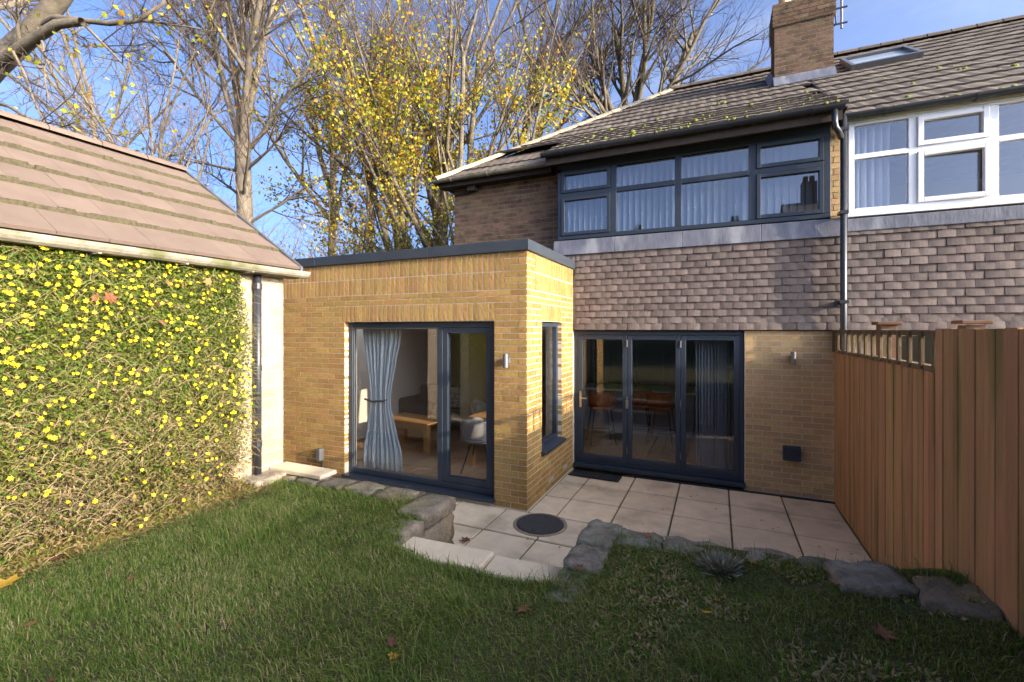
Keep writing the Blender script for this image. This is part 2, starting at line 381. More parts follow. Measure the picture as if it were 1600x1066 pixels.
def to_T(lst, axis, plane, sgn=1):
    T = []
    for u, z, l, sol, h in lst:
        if axis == 'x': loc = (u, plane, z); rz = 0
        else: loc = (plane, u, z); rz = R(90)*sgn
        if sol: T.append((loc, (0, R(90), rz), (h/.215, 1, l/.065)))
        else: T.append((loc, (0, 0, rz), (l/.215, 1, h/.065)))
    return T

# ------------------------------------------------------------------ framing helpers
def ring_x(m, x0, x1, z0, z1, y0, y1, w, wb=None):       # rectangular frame in an x-z plane
    wb = wb or w
    m.box(x0, x0+w, y0, y1, z0, z1); m.box(x1-w, x1, y0, y1, z0, z1)
    m.box(x0+w, x1-w, y0, y1, z1-w, z1); m.box(x0+w, x1-w, y0, y1, z0, z0+wb); return m
def ring_y(m, y0, y1, z0, z1, x0, x1, w):
    m.box(x0, x1, y0, y0+w, z0, z1); m.box(x0, x1, y1-w, y1, z0, z1)
    m.box(x0, x1, y0+w, y1-w, z1-w, z1); m.box(x0, x1, y0+w, y1-w, z0, z0+w); return m

# ================================================================== EXTENSION
ext = thing('brick_extension', 'flat roofed buff brick extension with sliding glass door and dark metal coping', 'extension', (-4.2, 5.0, 0))
DX0, DX1, DZ0, DZ1 = -4.87, -2.47, .06, 2.265
WY0, WY1, WZ0, WZ1 = 5.48, 6.30, .60, 2.265
b = MB(); f0 = YE+.0065; t = .24
b.box(XL, DX0, f0, f0+t, -.05, 3.1); b.box(DX1, XE-.0065, f0, f0+t, -.05, 3.1); b.box(DX0, DX1, f0, f0+t, DZ1, 3.1); b.box(DX0, DX1, f0, f0+t, -.05, DZ0)
b.build('front_wall', 'mortar_y', ext)
b = MB(); x1 = XE-.0065; x0 = x1-.24; y0 = f0+t
b.box(x0, x1, y0, WY0, -.05, 3.1); b.box(x0, x1, WY1, 7.2, -.05, 3.1); b.box(x0, x1, WY0, WY1, WZ1, 3.1); b.box(x0, x1, WY0, WY1, -.05, WZ0)
b.build('side_wall', 'mortar_y', ext)
b = MB(); b.box(XL, XL+.24, y0, 10, -.05, 3.1); b.box(XL+.24, -4.41, 9.8, 10, -.05, 3.1); b.build('rear_wall', 'mortar_y', ext)
b = MB(); b.box(XL+.24, -5.6, y0, 7.19, 2.72, 3.08); b.box(-3.0, x0, y0, 7.19, 2.72, 3.08); b.box(-5.6, -3.0, y0, 5.6, 2.72, 3.08); b.box(-5.6, -3.0, 6.9, 7.19, 2.72, 3.08); b.box(XL+.24, -4.41, 7.19, 9.8, 2.72, 3.08); fr_ = b.build('flat_roof', 'coping', ext)
rl = ring = MB().box(-5.6, -5.55, 5.6, 6.9, 3.08, 3.14).box(-3.05, -3.0, 5.6, 6.9, 3.08, 3.14).box(-5.55, -3.05, 5.6, 5.65, 3.08, 3.14).box(-5.55, -3.05, 6.85, 6.9, 3.08, 3.14).build('added_rooflight', 'anthracite', ext)  # unseen glazed opening, added to bring fill daylight into the room below
MB().box(-5.55, -3.05, 5.65, 6.85, 3.1, 3.11).build('pane', 'glass', rl)
# metal coping with joints
b = MB(); cz0, cz1 = 3.095, 3.225
for (xa, xb) in ((XL-.03, -5.42), (-5.417, -3.42), (-3.417, XE+.035)):
    b.box(xa, xb, YE-.035, YE+.28, cz0, cz1)
b.build('coping', 'coping', ext, bevel=.006)
b = MB(); b.box(XE-.27, XE+.035, YE+.283, 6.86, cz0, cz1); b.build('coping', 'coping', ext, bevel=.006)
Q = -2.33
fl = courses(XL, XE, 0, 2.265, 2.265, [(DX0, DX1, 0, DZ1)], trim=lambda k, a, c: (a, c if k % 2 == 0 else c-.112))
fl += courses(XL, XE, 2.265, 2.49, 2.265, [(-4.93, DX1, 2.2, 2.6)], trim=lambda k, a, c: (a, c if k % 2 == 0 else c-.112))
fl += soldiers(-4.93, DX1, 2.265, 2.49)
fl += courses(XL, XE, 2.49, 2.64, 2.265, trim=lambda k, a, c: (a, c if k % 2 == 0 else c-.112))
fl += soldiers(XL, Q, 2.64, 2.865) + soldiers(XL, Q, 2.865, 3.09)
fl += courses(Q, XE, 2.64, 3.09, 2.265, trim=lambda k, a, c: (a, c if k % 2 == 0 else c-.112))
sl = courses(YE, 6.86, 0, 2.265, 2.265, [(WY0, WY1, WZ0-.03, WZ1)], trim=lambda k, a, c: (a+.112 if k % 2 == 0 else a, c))
sl += courses(YE, 6.86, 2.265, 2.49, 2.265, [(WY0-.02, WY1+.02, 2.2, 2.6)], trim=lambda k, a, c: (a+.112 if k % 2 == 0 else a, c))
sl += soldiers(WY0-.02, WY1+.02, 2.265, 2.49)
sl += courses(YE, 6.86, 2.49, 2.64, 2.265, trim=lambda k, a, c: (a+.112 if k % 2 == 0 else a, c))
sl += soldiers(YE+.27, 6.86, 2.64, 2.865) + soldiers(YE+.27, 6.86, 2.865, 3.09)
sl += courses(YE, YE+.27, 2.64, 3.09, 2.265, trim=lambda k, a, c: (a+.112 if k % 2 == 0 else a, c))
# front bricks at the corner: even courses run to the corner (their end shows on the side)
place('brick', BR_ROUGH, to_T(fl, 'x', YE) + to_T(sl, 'y', XE), 'brick_y', ext, 300, 'brickwork')
# sliding door
yd0, yd1 = YE+.075, YE+.15
d = ring_x(MB(), DX0+.003, DX1-.003, DZ0+.04, DZ1-.003, yd0, yd1, .075).box(-3.335, -3.265, yd0, yd1, DZ0+.115, DZ1-.078)
door = d.build('sliding_door', 'anthracite', ext, bevel=.005)
MB().box(DX0-.01, DX1+.01, YE-.05, yd1+.02, DZ0-.01, DZ0+.035).build('door_sill', 'anthracite', ext, bevel=.004)
ring_x(MB(), -3.264, DX1-.08, DZ0+.118, DZ1-.08, yd0+.008, yd1+.01, .075).build('sash', 'anthracite', door, bevel=.006)
MB().box(DX0+.07, -3.33, yd0+.035, yd0+.045, DZ0+.11, DZ1-.07).build('pane', 'glass', door)
MB().box(-3.19, DX1-.15, yd0+.045, yd0+.055, DZ0+.19, DZ1-.15).build('pane', 'glass', door)
ring_x(MB(), DX0+.078, -3.338, DZ0+.118, DZ1-.08, yd0+.015, yd0+.03, .018).build('glazing_bead', 'grey_metal', door)
# narrow side window
xw1 = XE-.06; xw0 = xw1-.07
w = ring_y(MB(), WY0+.003, WY1-.003, WZ0+.003, WZ1-.003, xw0, xw1, .065).build('side_window', 'anthracite', ext, bevel=.005)
MB().box(xw0+.03, xw0+.04, WY0+.06, WY1-.06, WZ0+.06, WZ1-.06).build('pane', 'glass', w)
MB().hexa([(xw1, WY0-.03, WZ0-.03), (XE+.06, WY0-.03, WZ0-.045), (XE+.06, WY1+.03, WZ0-.045), (xw1, WY1+.03, WZ0-.03), (xw1, WY0-.03, WZ0+.01), (XE+.06, WY0-.03, WZ0-.012), (XE+.06, WY1+.03, WZ0-.012), (xw1, WY1+.03, WZ0+.01)]).build('window_sill', 'anthracite', w, bevel=.003)
# small meter/socket box low on the wall, air bricks
MB().box(-5.34, -5.26, YE-.085, YE, .24, .42).build('socket_box', 'grey_metal', ext, bevel=.01)
MB().tube([(-5.29, YE-.02, .24), (-5.29, YE-.02, 0)], .01).build('cable', 'black', ext)
for yy in (5.72, 6.35):
    MB().box(XE-.01, XE+.003, yy, yy+.2, .11, .17).build('air_brick', 'mortar_b', ext)

# interior of the ground floor (floor boards, walls)
rm = thing('interior_room', 'open plan ground floor room with oak floor and plain plaster walls behind the glass', 'room', (-3, 8, 0))
b = MB(); b.box(XL+.25, x0-.01, YE+.26, 7.15, -.04, .055); b.box(XL+.25, 1.38, 7.15, 11.5, -.04, .054); b.build('subfloor', 'floor', rm)
T = []
fm = MB().box(-.0925, .0925, -.6, .6, -.006, .006); fm.a = [0]*8; fmm = fm.mesh('floor_board')
for i, xx in enumerate(np.arange(-6.1, 1.3, .19)):
    yy = 5.85+(.5 if i % 2 else 0)
    while yy < 11:
        if not (yy < 7.8 and xx > -2.4): T.append(((xx, yy, .062), (0, 0, 0), (1, 1, 1)))
        yy += 1.206
place('floor_board', [fmm], T, 'floor', rm, 300, 'floor_boards')
b = MB(); b.box(XL+.25, 1.38, 11.5, 11.6, 0, 2.7); b.box(-6.24, -6.2, 5.3, 11.4, .06, 2.7); b.box(-4.2, -4.1, 8.3, 11.4, .06, 2.7); b.build('wall', 'plaster', rm)
MB().box(-4.19, 1.39, 7.12, 11.6, 2.55, 2.7).build('ceiling', 'plaster', rm)

# ================================================================== MAIN HOUSE
hs = thing('semi_detached_house', 'brown brick semi detached house with tile hung bay and dark framed windows', 'house', (-1.5, 8, 0))
BX0, BX1, BZ0, BZ1 = -2.035, .345, .06, 2.14
m_ = YF+.0035
b = MB(); b.box(BX1, XP-.02, m_, 7.1, -.05, 2.16); b.box(XE+.0, XP-.02, YF-.0, 7.1, 2.165, 3.5); b.build('lower_wall', 'mortar_l', hs)
b = MB(); b.box(-4.4, -2.31, 7.208, 7.4, 2.7, 4.86); b.box(-4.392, -4.2, 7.4, 14.6, 0, 4.86); b.box(-4.2, XP-.02, 14.4, 14.6, 0, 4.86); b.box(1.40, XP-.02, 7.1, 14.4, 0, 4.86); b.build('upper_wall', 'mortar_b', hs)
MB().box(-2.3, 1.40, 10.5, 10.6, 2.75, 4.8).box(-4.19, 1.39, 7.42, 14.4, 2.71, 2.78).box(-4.19, 1.39, 7.42, 10.5, 4.78, 4.82).build('bedroom_wall', 'plaster', hs)
T = to_T(courses(BX1+.01, XP-.03, 0, 2.16, 2.16), 'x', YF)
T += to_T(courses(-4.4, -2.31, 3.1, 4.86, 2.16), 'x', 7.2)
T += to_T(courses(7.3, 14.5, 3.1, 4.86, 2.16), 'y', -4.4, -1)
hb = [t for t in T if t[0][1] < 7.0]; hu = [t for t in T if t[0][1] > 7.0]
place('brick', BR_FLAT, hb, 'brick_k', hs, 300, 'brickwork')
place('brick', BR_UP, hu, 'brick_b', hs, 150, 'upper_brickwork')
# tile hanging
def tile_mesh(w=.163, h=.15, seed=0, lift=.024):
    r = random.Random(seed); m = MB(); n = 5; top = []; bot = []; bk = []
    for i in range(n):
        u = -w/2+w*i/(n-1); cam_ = .005*(1-(2*i/(n-1)-1)**2)
        j = r.uniform(-.0015, .0015)
        top.append((u, -.004-cam_, h)); bot.append((u, -lift-cam_, j)); bk.append((u, -lift+.013-cam_, j))
    m.v = top+bot+bk; m.a = [0]*len(m.v)
    for i in range(n-1):
        m.f.append((n+i, n+i+1, i+1, i)); m.f.append((2*n+i, 2*n+i+1, n+i+1, n+i))
    m.f.append((n, 0, 2*n)); m.f.append((2*n-1, 3*n-1, n-1))
    return m.mesh('wall_tile')
TV = [tile_mesh(seed=i, lift=.024+.004*(i % 3)) for i in range(6)]
def tile_rows(xa, xb, ya, z0, z1, gauge=.0975):
    T = []; k = 0; z = z0
    while z < z1-.03:
        x = xa - (.0825 if k % 2 else 0)
        while x < xb:
            a, c = max(x, xa), min(x+.163, xb)
            if c-a > .03: T.append((((a+c)/2, ya-(.012 if k == 0 else 0), z+random.uniform(-.002, .002)), (random.uniform(-.012, .012), random.uniform(-.01, .01), random.uniform(-.02, .02)), ((c-a)/.163, 1, 1)))
            x += .165
        z += gauge; k += 1
    return T
T = tile_rows(XE+.02, XP, YF-.01, 2.155, 3.33)
T = [t for t in T]
T += [t for t in tile_rows(-2.33, XE+.02, YF-.01, 2.155, 3.33) if t[0][2] > 3.1]
place('wall_tile', TV, T, 'tile', hs, 300, 'wall_tiles')
MB().box(-2.33, XP-.02, YF-.008, YF+.0, 3.0, 3.40).build('tile_batten', 'fascia', hs)
# lead apron under the bay window (sheets with laps)
xa = -2.36
for wdt in (.96, .95, .98, .93):
    xb = min(xa+wdt, XP-.0)
    p = [(xa, YF-.055, 3.325), (xb, YF-.055, 3.325), (xb, YF-.02, 3.325), (xa, YF-.02, 3.325), (xa, YF-.03, 3.555), (xb, YF-.03, 3.555), (xb, YF+.05, 3.57), (xa, YF+.05, 3.57)]
    MB().hexa(p).build('lead_flashing', 'lead', hs, bevel=.004); xa = xb+.004
# bay window
bx0, bx1, bz0, bz1 = -2.30, 1.315, 3.575, 4.70
yb0, yb1 = YF-.01, YF+.07
cols = [-2.30+.075, -1.42, -.50, .44, 1.315]
b = MB(); b.box(bx0, bx0+.06, yb0, yb1, bz0, bz1); b.box(bx0, bx1, yb0, yb1, bz1-.06, bz1+.06); b.box(bx0+.06, bx1, yb0, yb1, bz0, bz0+.06); b.box(bx1-.07, bx1, yb0, yb1, bz0+.06, bz1-.06)
for c in cols[1:4]: b.box(c-.045, c+.045, yb0, yb1, bz0+.06, bz1-.06)
bay = b.build('bay_window', 'anthracite', hs, bevel=.005)
tz = 4.27
for i in range(4):
    a, c = (bx0+.06 if i == 0 else cols[i]+.045), (cols[i+1]-.045 if i < 3 else bx1-.07)
    MB().box(a, c, yb0, yb1, tz-.035, tz+.035).build('transom', 'anthracite', bay, bevel=.004)
    if i in (0, 3):
        for z_0, z_1 in ((bz0+.063, tz-.038), (tz+.038, bz1-.063)):
            ring_x(MB(), a+.003, c-.003, z_0, z_1, yb0-.012, yb1-.02, .05).build('sash', 'anthracite', bay, bevel=.004)
    MB().box(a, c, yb0+.03, yb0+.038, bz0+.06, tz-.03).build('pane', 'glass_up', bay)
    MB().box(a, c, yb0+.03, yb0+.038, tz+.03, bz1-.06).build('pane', 'glass_up', bay)
MB().box(bx0-.0, bx0+.055, yb1, 7.2, bz0, bz1+.05).box(bx0, bx0+.1, YF+.0, 7.2, 3.0, bz0).build('bay_cheek', 'anthracite', hs)
MB().box(bx1, XP-.02, yb0+.02, 7.1, 3.50, 4.76).build('pier', 'mortar_b', hs)
place('pier_brick', BR_FLAT, to_T(courses(bx1+.002, XP-.03, 3.5, 4.76, 2.16), 'x', yb0+.013), 'brick_k', hs)
# blinds upstairs: vertical vanes, one thing per bay of glass
def vanes(name, label, x0, x1, z0, z1, y, step, parent_group, tilt=55, w=.085):
    th = thing(name, label, 'blind', ((x0+x1)/2, y, z0), group=parent_group)
    MB().box(x0, x1, y-.02, y+.02, z1, z1+.035).build('head_rail', 'white', th)
    m = MB(); c, s = math.cos(R(tilt))*w/2, math.sin(R(tilt))*w/2
    m.hexa([(-c, -s, 0), (c, s, 0), (c, s+.002, 0), (-c, -s+.002, 0), (-c, -s, z1-z0), (c, s, z1-z0), (c, s+.002, z1-z0), (-c, -s+.002, z1-z0)]); me = m.mesh('vane'); me.materials.append(M['blind'])
    x = x0+step/2
    while x < x1:
        o = bpy.data.objects.new('vane', me); COL.objects.link(o); o.parent = th; o.matrix_parent_inverse = WM[th.name].inverted(); o.location = (x, y, z0); o.rotation_euler = (0, 0, random.uniform(-.12, .12)); x += step
    return th
names = ['leftmost pane', 'second pane from the left', 'third pane from the left', 'rightmost pane']
for i in range(4):
    a, c = (bx0+.1 if i == 0 else cols[i]+.01), (cols[i+1]-.01 if i < 3 else bx1-.1)
    vanes('vertical_blind', 'pale vertical blind behind the %s of the dark upstairs bay window' % names[i], a, c, 3.66, 4.66, YF+.20, .089, 'upstairs blinds', tilt=50 if i != 3 else 25)
# bifold door
b = ring_x(MB(), BX0+.003, BX1-.003, BZ0+.03, BZ1-.003, YF+.03, YF+.11, .06)
bif = b.build('bifold_door', 'anthracite', hs, bevel=.005)
MB().box(BX0, BX1+.01, YF-.05, YF+.13, BZ0-.03, BZ0+.027).build('door_sill', 'anthracite', hs, bevel=.004)
lw = (BX1-BX0-.12)/3
for i in range(3):
    a = BX0+.06+i*lw; c = a+lw
    s = ring_x(MB(), a+.003, c-.003, BZ0+.093, BZ1-.066, YF+.022, YF+.095, .066).build('leaf', 'anthracite', bif, bevel=.006)
    MB().box(a+.06, c-.06, YF+.05, YF+.06, BZ0+.15, BZ1-.12).build('pane', 'glass', bif)
    for zz in (.35, 1.1, 1.95):
        if i < 2: MB().tube([(c, YF+.012, zz-.05), (c, YF+.012, zz+.05)], .011).build('hinge', 'grey_metal', bif)
hd = MB().box(BX0+.085, BX0+.115, YF+.008, YF+.022, .95, 1.2)
hd.tube([(BX0+.1, YF+.01, 1.1), (BX0+.1, YF-.045, 1.1), (BX0+.22, YF-.05, 1.1)], .01)
hd.build('handle', 'metal', bif)
MB().box(BX0+.06+lw-.02, BX0+.06+lw+.02, YF+.0, YF+.022, .98, 1.1).build('handle', 'metal', bif)
MB().box(XE, XP-.02, YF-.012, YF+.03, 2.142, 2.164).build('lintel_strip', 'fascia', hs)
# vent box on the right hand wall
v = MB().box(.80, .985, YF-.10, YF, .47, .63); v.box(.79, .995, YF-.014, YF, .455, .645); v.build('wall_vent', 'anthracite', hs, bevel=.012)
# linear drain with slots
dr = MB().box(-1.25, XP-.1, YF-.105, YF-.06, -.012, .008).build('drain_channel', 'black', hs)
mm = MB()
for xx in np.arange(-1.2, XP-.1, .03): mm.box(xx, xx+.018, YF-.102, YF-.063, .006, .013)
mm.build('drain_grating', 'gutter', dr)
# ---- roof
EY, EZ, RY, RZ = 6.97, 4.87, 10.9, 7.57
HX0, HXR = -4.60, -.92
sl_ = (RZ-EZ)/(RY-EY)
def main_z(y): return EZ+sl_*(y-EY)
ky = 8.3                                    # bay roof runs out here
def bay_z(y): return 4.885+(main_z(ky)-4.885)*(y-6.62)/(ky-6.62)
def hip_x(y): return HX0+(HXR-HX0)*(y-EY)/(RY-EY)
def roof_solid(xl0, xlr, xr, zdrop=.05):
    m = MB(); d = zdrop
    m.add([(xl0, EY, EZ-d), (xr, EY, EZ-d), (xr, RY, RZ-d), (xlr, RY, RZ-d), (xr, 2*RY-EY, EZ-d), (xl0, 2*RY-EY, EZ-d)],
          [(0, 1, 2, 3), (3, 2, 4, 5), (0, 3, 5), (0, 5, 4, 1), (1, 4, 2)]); return m
roof = roof_solid(HX0, HXR, XP).build('roof', 'roof', hs)
bxl = -2.42
MB().add([(bxl, 6.64, 4.84), (XP, 6.64, 4.84), (XP, ky, main_z(ky)-.03), (bxl, ky, main_z(ky)-.03), (bxl, 7.2, 4.80), (XP, 7.2, 4.80)], [(0, 1, 2, 3), (4, 5, 1, 0), (0, 3, 4)]).build('bay_roof', 'fascia', hs)
def rtile(xb0, xb1, xt0, xt1, pb, pt, th=.028):
    """one roof tile from bottom edge pb=(y,z) to top pt=(y,z), corner xs; slightly rolled"""
    m = MB(); n = 6; vt = []; vb = []; vf = []
    dy, dz = pt[0]-pb[0], pt[1]-pb[1]; L_ = math.hypot(dy, dz); ny, nz_ = -dz/L_, dy/L_
    for i in range(n):
        u = i/(n-1); w = .010*math.sin(math.pi*min(1, u/.45)) if u < .45 else .010*math.sin(math.pi*(u-.45)/.55)
        xb = xb0+(xb1-xb0)*u; xt = xt0+(xt1-xt0)*u
        vb.append((xb, pb[0]+ny*(th+w), pb[1]+nz_*(th+w))); vt.append((xt, pt[0]+ny*(w+.002), pt[1]+nz_*(w+.002))); vf.append((xb, pb[0], pb[1]))
    m.v = vb+vt+vf; m.a = [0]*len(m.v)
    for i in range(n-1): m.f += [(i, i+1, n+i+1, n+i), (2*n+i, 2*n+i+1, i+1, i)]
    m.f += [(0, n, 2*n), (n-1, 3*n-1, 2*n-1)]
    return m
def tile_roof(parent, x_left, x_right, zf, ystart, yend, rows, name='roof_tile', limit=300):
    """x_left(y) function gives the slope's left edge"""
    g_ = (yend-ystart)/rows; cache = {}; n_ = 0
    for k in range(rows):
        ya, yb = ystart+k*g_, ystart+(k+1)*g_+.03
        pa, pb = (0, 0), (yb-ya, zf(yb)-zf(ya))
        key = round(pb[1], 4)
        if key not in cache:
            cache[key] = rtile(-.165, .163, -.165, .163, pa, pb).mesh(name); cache[key].materials.append(M['roof'])
        xl = x_left(ya); xlt = x_left(yb); off = .165 if k % 2 else 0
        x = math.floor(xl/.33)*.33 + off - .33
        while x < x_right-.02:
            c0, c1 = x-.165, x+.163
            if c1 > xl+.02:
                if c0 < max(xl, xlt) or c1 > x_right:
                    e = min(c1, x_right)
                    m = rtile(max(c0, xl)-0, e, min(max(c0, xlt), e-.004), e, (ya, zf(ya)), (yb, zf(yb)))
                    link(name, m.mesh(name), 'roof', parent)
                else:
                    o = bpy.data.objects.new(name, cache[key]); COL.objects.link(o); o.parent = parent
                    if parent.name in WM: o.matrix_parent_inverse = WM[parent.name].inverted()
                    o.location = (x, ya, zf(ya)+random.uniform(-.002, .002)); o.rotation_euler = (random.uniform(-.006, .006), random.uniform(-.006, .006), 0)
                n_ += 1
            x += .33
    return n_
def zf_house(y): return bay_z(y) if y < ky else main_z(y)
def xl_house(y): return max(hip_x(max(y, EY)), -2.42) if y < ky and hip_x(max(y, EY)) < -2.42 else hip_x(max(y, EY))
g1 = (RY-6.60)/14.5
tile_roof(roof, lambda y: (-2.42 if y < 7.55 else hip_x(y)) if y < ky else hip_x(y), XP, zf_house, 6.60, 6.60+14*g1, 14)
# the part of the main slope left of the bay roof
yk = 7.56
tile_roof(roof, lambda y: hip_x(max(y, EY)), -2.40, main_z, EY-.06, EY-.06+2*g1+.01, 2)
# hip and ridge tiles
def half_round(parent, p0, p1, r, n, name, mt):
    p0, p1 = Vector(p0), Vector(p1); t = (p1-p0)/n; d_ = t.normalized(); s_ = d_.cross(Vector((0, 0, 1))).normalized(); u_ = s_.cross(d_)
    for i in range(n):
        m = MB(); k = 7; a, c = p0+t*i, p0+t*(i+.985)
        for q, rr in ((a, r*1.04), (c, r)):
            for j in range(k):
                th = math.pi*j/(k-1); m.v.append(q + s_*math.cos(th)*rr + u_*(math.sin(th)*rr*.8-.02))
        for j in range(k-1): m.f.append((j, j+1, k+j+1, k+j))
        m.f.append(tuple(range(k))[::-1]); m.f.append(tuple(range(k, 2*k)))
        m.a = [0]*len(m.v); m.build(name, mt[i] if isinstance(mt, list) else mt, parent, smooth=False)
hp = [(hip_x(y), y, main_z(y)) for y in (EY-.03, RY)]
half_round(roof, hp[0], hp[1], .105, 13, 'hip_tile', ['cream']*3+['hipm']*10)
half_round(roof, (HXR, RY, RZ), (XP, RY, RZ), .12, 6, 'ridge_tile', 'roof')
# moss tufts on the roof
def moss(parent, n, x0, x1, y0, y1, zf):
    m = MB()
    for _ in range(n):
        y = y0+(y1-y0)*random.random()**1.7; x = random.uniform(max(x0, hip_x(y)+.2), x1); r = random.choice((.008, .010, .014, .026))*random.uniform(.7, 1.2)
        y = 6.60+g1*(math.floor((y-6.60)/g1)) - .005; z = zf(y)+.03
        vs = []; k = 6
        for a, (rr, hh) in enumerate(((1, 0), (.8, .6), (.3, 1))):
            for j in range(k): vs.append((x+r*rr*1.5*math.cos(6.283*j/k)*random.uniform(.7, 1.2), y+r*rr*math.sin(6.283*j/k), z+hh*r*1.1+sl_*r*rr*math.sin(6.283*j/k)))
        m.add(vs, [(i*k+j, i*k+(j+1) % k, (i+1)*k+(j+1) % k, (i+1)*k+j) for i in range(2) for j in range(k)]+[tuple(2*k+j for j in range(k))])
    m.build('moss', 'moss', parent, kind='stuff', smooth=True)
moss(roof, 110, -2.3, XP, 6.6, 9.0, zf_house)
# gutters
def gutter(parent, pts, r, mt, name='gutter', brackets=0):
    p0, p1 = Vector(pts[0]), Vector(pts[1]); d_ = (p1-p0).normalized(); s_ = d_.cross(Vector((0, 0, 1)))
    m = MB(); k = 9
    for q in (p0, p1):
        for rr in (r, r-.006):
            for j in range(k):
                th = math.pi*j/(k-1); m.v.append(q + s_*math.cos(th)*rr - Vector((0, 0, math.sin(th)*rr)))
    for j in range(k-1):
        m.f += [(j, j+1, 2*k+j+1, 2*k+j), (k+j+1, k+j, 3*k+j, 3*k+j+1), (j+1, j, k+j, k+j+1), (2*k+j, 2*k+j+1, 3*k+j+1, 3*k+j)]
    m.f += [(0, 2*k, 3*k, k), (k-1, 2*k-1, 4*k-1, 3*k-1)]
    m.f += [tuple(k+j for j in range(k)), tuple(3*k+j for j in range(k))[::-1]]
    o = m.build(name, mt, parent)
    for i in range(brackets):
        q = p0+(p1-p0)*((i+.5)/brackets); mm = MB()
        pts_ = [q + s_*math.cos(math.pi*j/8)*(r+.006) - Vector((0, 0, math.sin(math.pi*j/8)*(r+.006))) for j in range(9)]
        for a, c in zip(pts_[:-1], pts_[1:]):
            mm.hexa([a-d_*.012, a+d_*.012, c+d_*.012, c-d_*.012, a-d_*.012+(a-q)*.08, a+d_*.012+(a-q)*.08, c+d_*.012+(c-q)*.08, c-d_*.012+(c-q)*.08])
        mm.build('gutter_bracket', mt, o)
    return o
gutter(hs, [(-2.47, 6.60, 4.865), (1.40, 6.60, 4.865)], .06, 'gutter', brackets=6)
gutter(hs, [(-4.66, 6.93, 4.845), (-2.48, 6.93, 4.845)], .055, 'oldgut', brackets=3)
gutter(hs, [(-4.62, 14.6, 4.845), (-4.66, 6.93, 4.845)], .055, 'gutter')
MB().box(-4.6, -2.45, 7.0, 7.2, 4.72, 4.80).build('soffit', 'fascia', hs)
MB().box(-2.42, XP-.05, 6.655, 6.675, 4.70, 4.84).box(-2.42, XP-.05, 6.675, 6.9, 4.765, 4.78).build('fascia_board', 'fascia', hs)
MB().box(-4.05, -3.9, 7.06, 7.2, 4.63, 4.73).box(-4.38, -4.05, 7.15, 7.2, 4.61, 4.64).build('eaves_box', 'fascia', hs)
# downpipe with swan neck
dpx, dpy = 1.425, YF-.125
MB().tube([(1.30, 6.60, 4.82), (1.30, 6.60, 4.66), (1.31, 6.61, 4.60), (1.345, 6.64, 4.565), (dpx-.03, dpy-.02, 4.52)], .034, 10).build('swan_neck', 'gutter', hs, smooth=True)
dp = MB().tube([(dpx, dpy, 4.80), (dpx, dpy, 0.0)], .036, 12).build('downpipe', 'gutter', hs, smooth=True)
for zz in (4.62, 3.6, 2.5): MB().box(dpx-.045, dpx+.045, dpy-.042, dpy+.10, zz-.02, zz+.02).build('pipe_clip', 'gutter', dp)
# chimney
CX0, CX1, CY0, CY1 = .94, 1.82, 9.31, 9.9
ch = MB().box(CX0+.006, CX1-.006, CY0+.006, CY1-.006, 6.2, 7.93).build('chimney', 'mortar_b', hs)
T = to_T(courses(CX0, CX1, 6.45, 7.53, 6.45, trim=lambda k, a, c: (a, c) if k % 2 == 0 else (a+.0, c-.0)), 'x', CY0)
T += to_T(courses(CX0-.03, CX1+.03, 7.53, 7.93, 6.45), 'x', CY0-.03)
T += to_T(courses(CY0+.06, CY1, 6.45, 7.53, 6.45), 'y', CX0, -1) + to_T(courses(CY0+.06, CY1, 7.53, 7.93, 6.45), 'y', CX0-.03, -1)
T += to_T(courses(CY0+.06, CY1, 6.45, 7.53, 6.45), 'y', CX1, 1) + to_T(courses(CY0+.06, CY1, 7.53, 7.93, 6.45), 'y', CX1+.03, 1)
place('chimney_brick', BR_CH, T, 'brick_c', ch)
MB().box(CX0-.02, CX1+.02, CY0-.02, CY1+.02, 7.53, 7.925).build('chimney_cap', 'mortar_b', ch)
m = MB(); zf0 = main_z(CY0)
m.hexa([(CX0-.02, CY0-.12, main_z(CY0-.12)+.03), (CX1+.02, CY0-.12, main_z(CY0-.12)+.03), (CX1+.02, CY0-.008, zf0+.03), (CX0-.02, CY0-.008, zf0+.03), (CX0-.02, CY0-.125, main_z(CY0-.12)+.045), (CX1+.02, CY0-.125, main_z(CY0-.12)+.045), (CX1+.02, CY0-.012, zf0+.16), (CX0-.02, CY0-.012, zf0+.16)])
m.hexa([(CX0-.10, CY0, zf0+.03), (CX0-.008, CY0, zf0+.05), (CX0-.008, CY1, main_z(CY1)+.05), (CX0-.10, CY1, main_z(CY1)+.03), (CX0-.10, CY0, zf0+.05), (CX0-.008, CY0, zf0+.17), (CX0-.008, CY1, main_z(CY1)+.17), (CX0-.10, CY1, main_z(CY1)+.05)])
m.build('chimney_flashing', 'lead', ch)
pt = MB().lathe((1.13, 9.58, 7.9), [(.115, 0), (.12, .03), (.105, .06), (.095, .3), (.12, .32), (.12, .37), (.09, .37)]).build('chimney_pot', 'pot', ch, smooth=False)
MB().lathe((1.13, 9.58, 7.9), [(.124, .07), (.124, .13), (.1, .13)]).build('pot_band', 'terracotta', pt)
MB().lathe((1.6, 9.58, 7.9), [(.115, 0), (.105, .06), (.095, .3), (.12, .37), (.09, .37)]).build('chimney_pot', 'pot', ch)
m = MB()
for _ in range(30):
    x = random.uniform(CX0+.05, CX1-.1); r = random.uniform(.02, .05); m.lathe((x, CY0+.03+random.uniform(-.03, .1), 7.92), [(r, 0), (r*.8, r*.6), (r*.3, r*.9)], 6)
m.build('moss', 'moss', ch, kind='stuff')
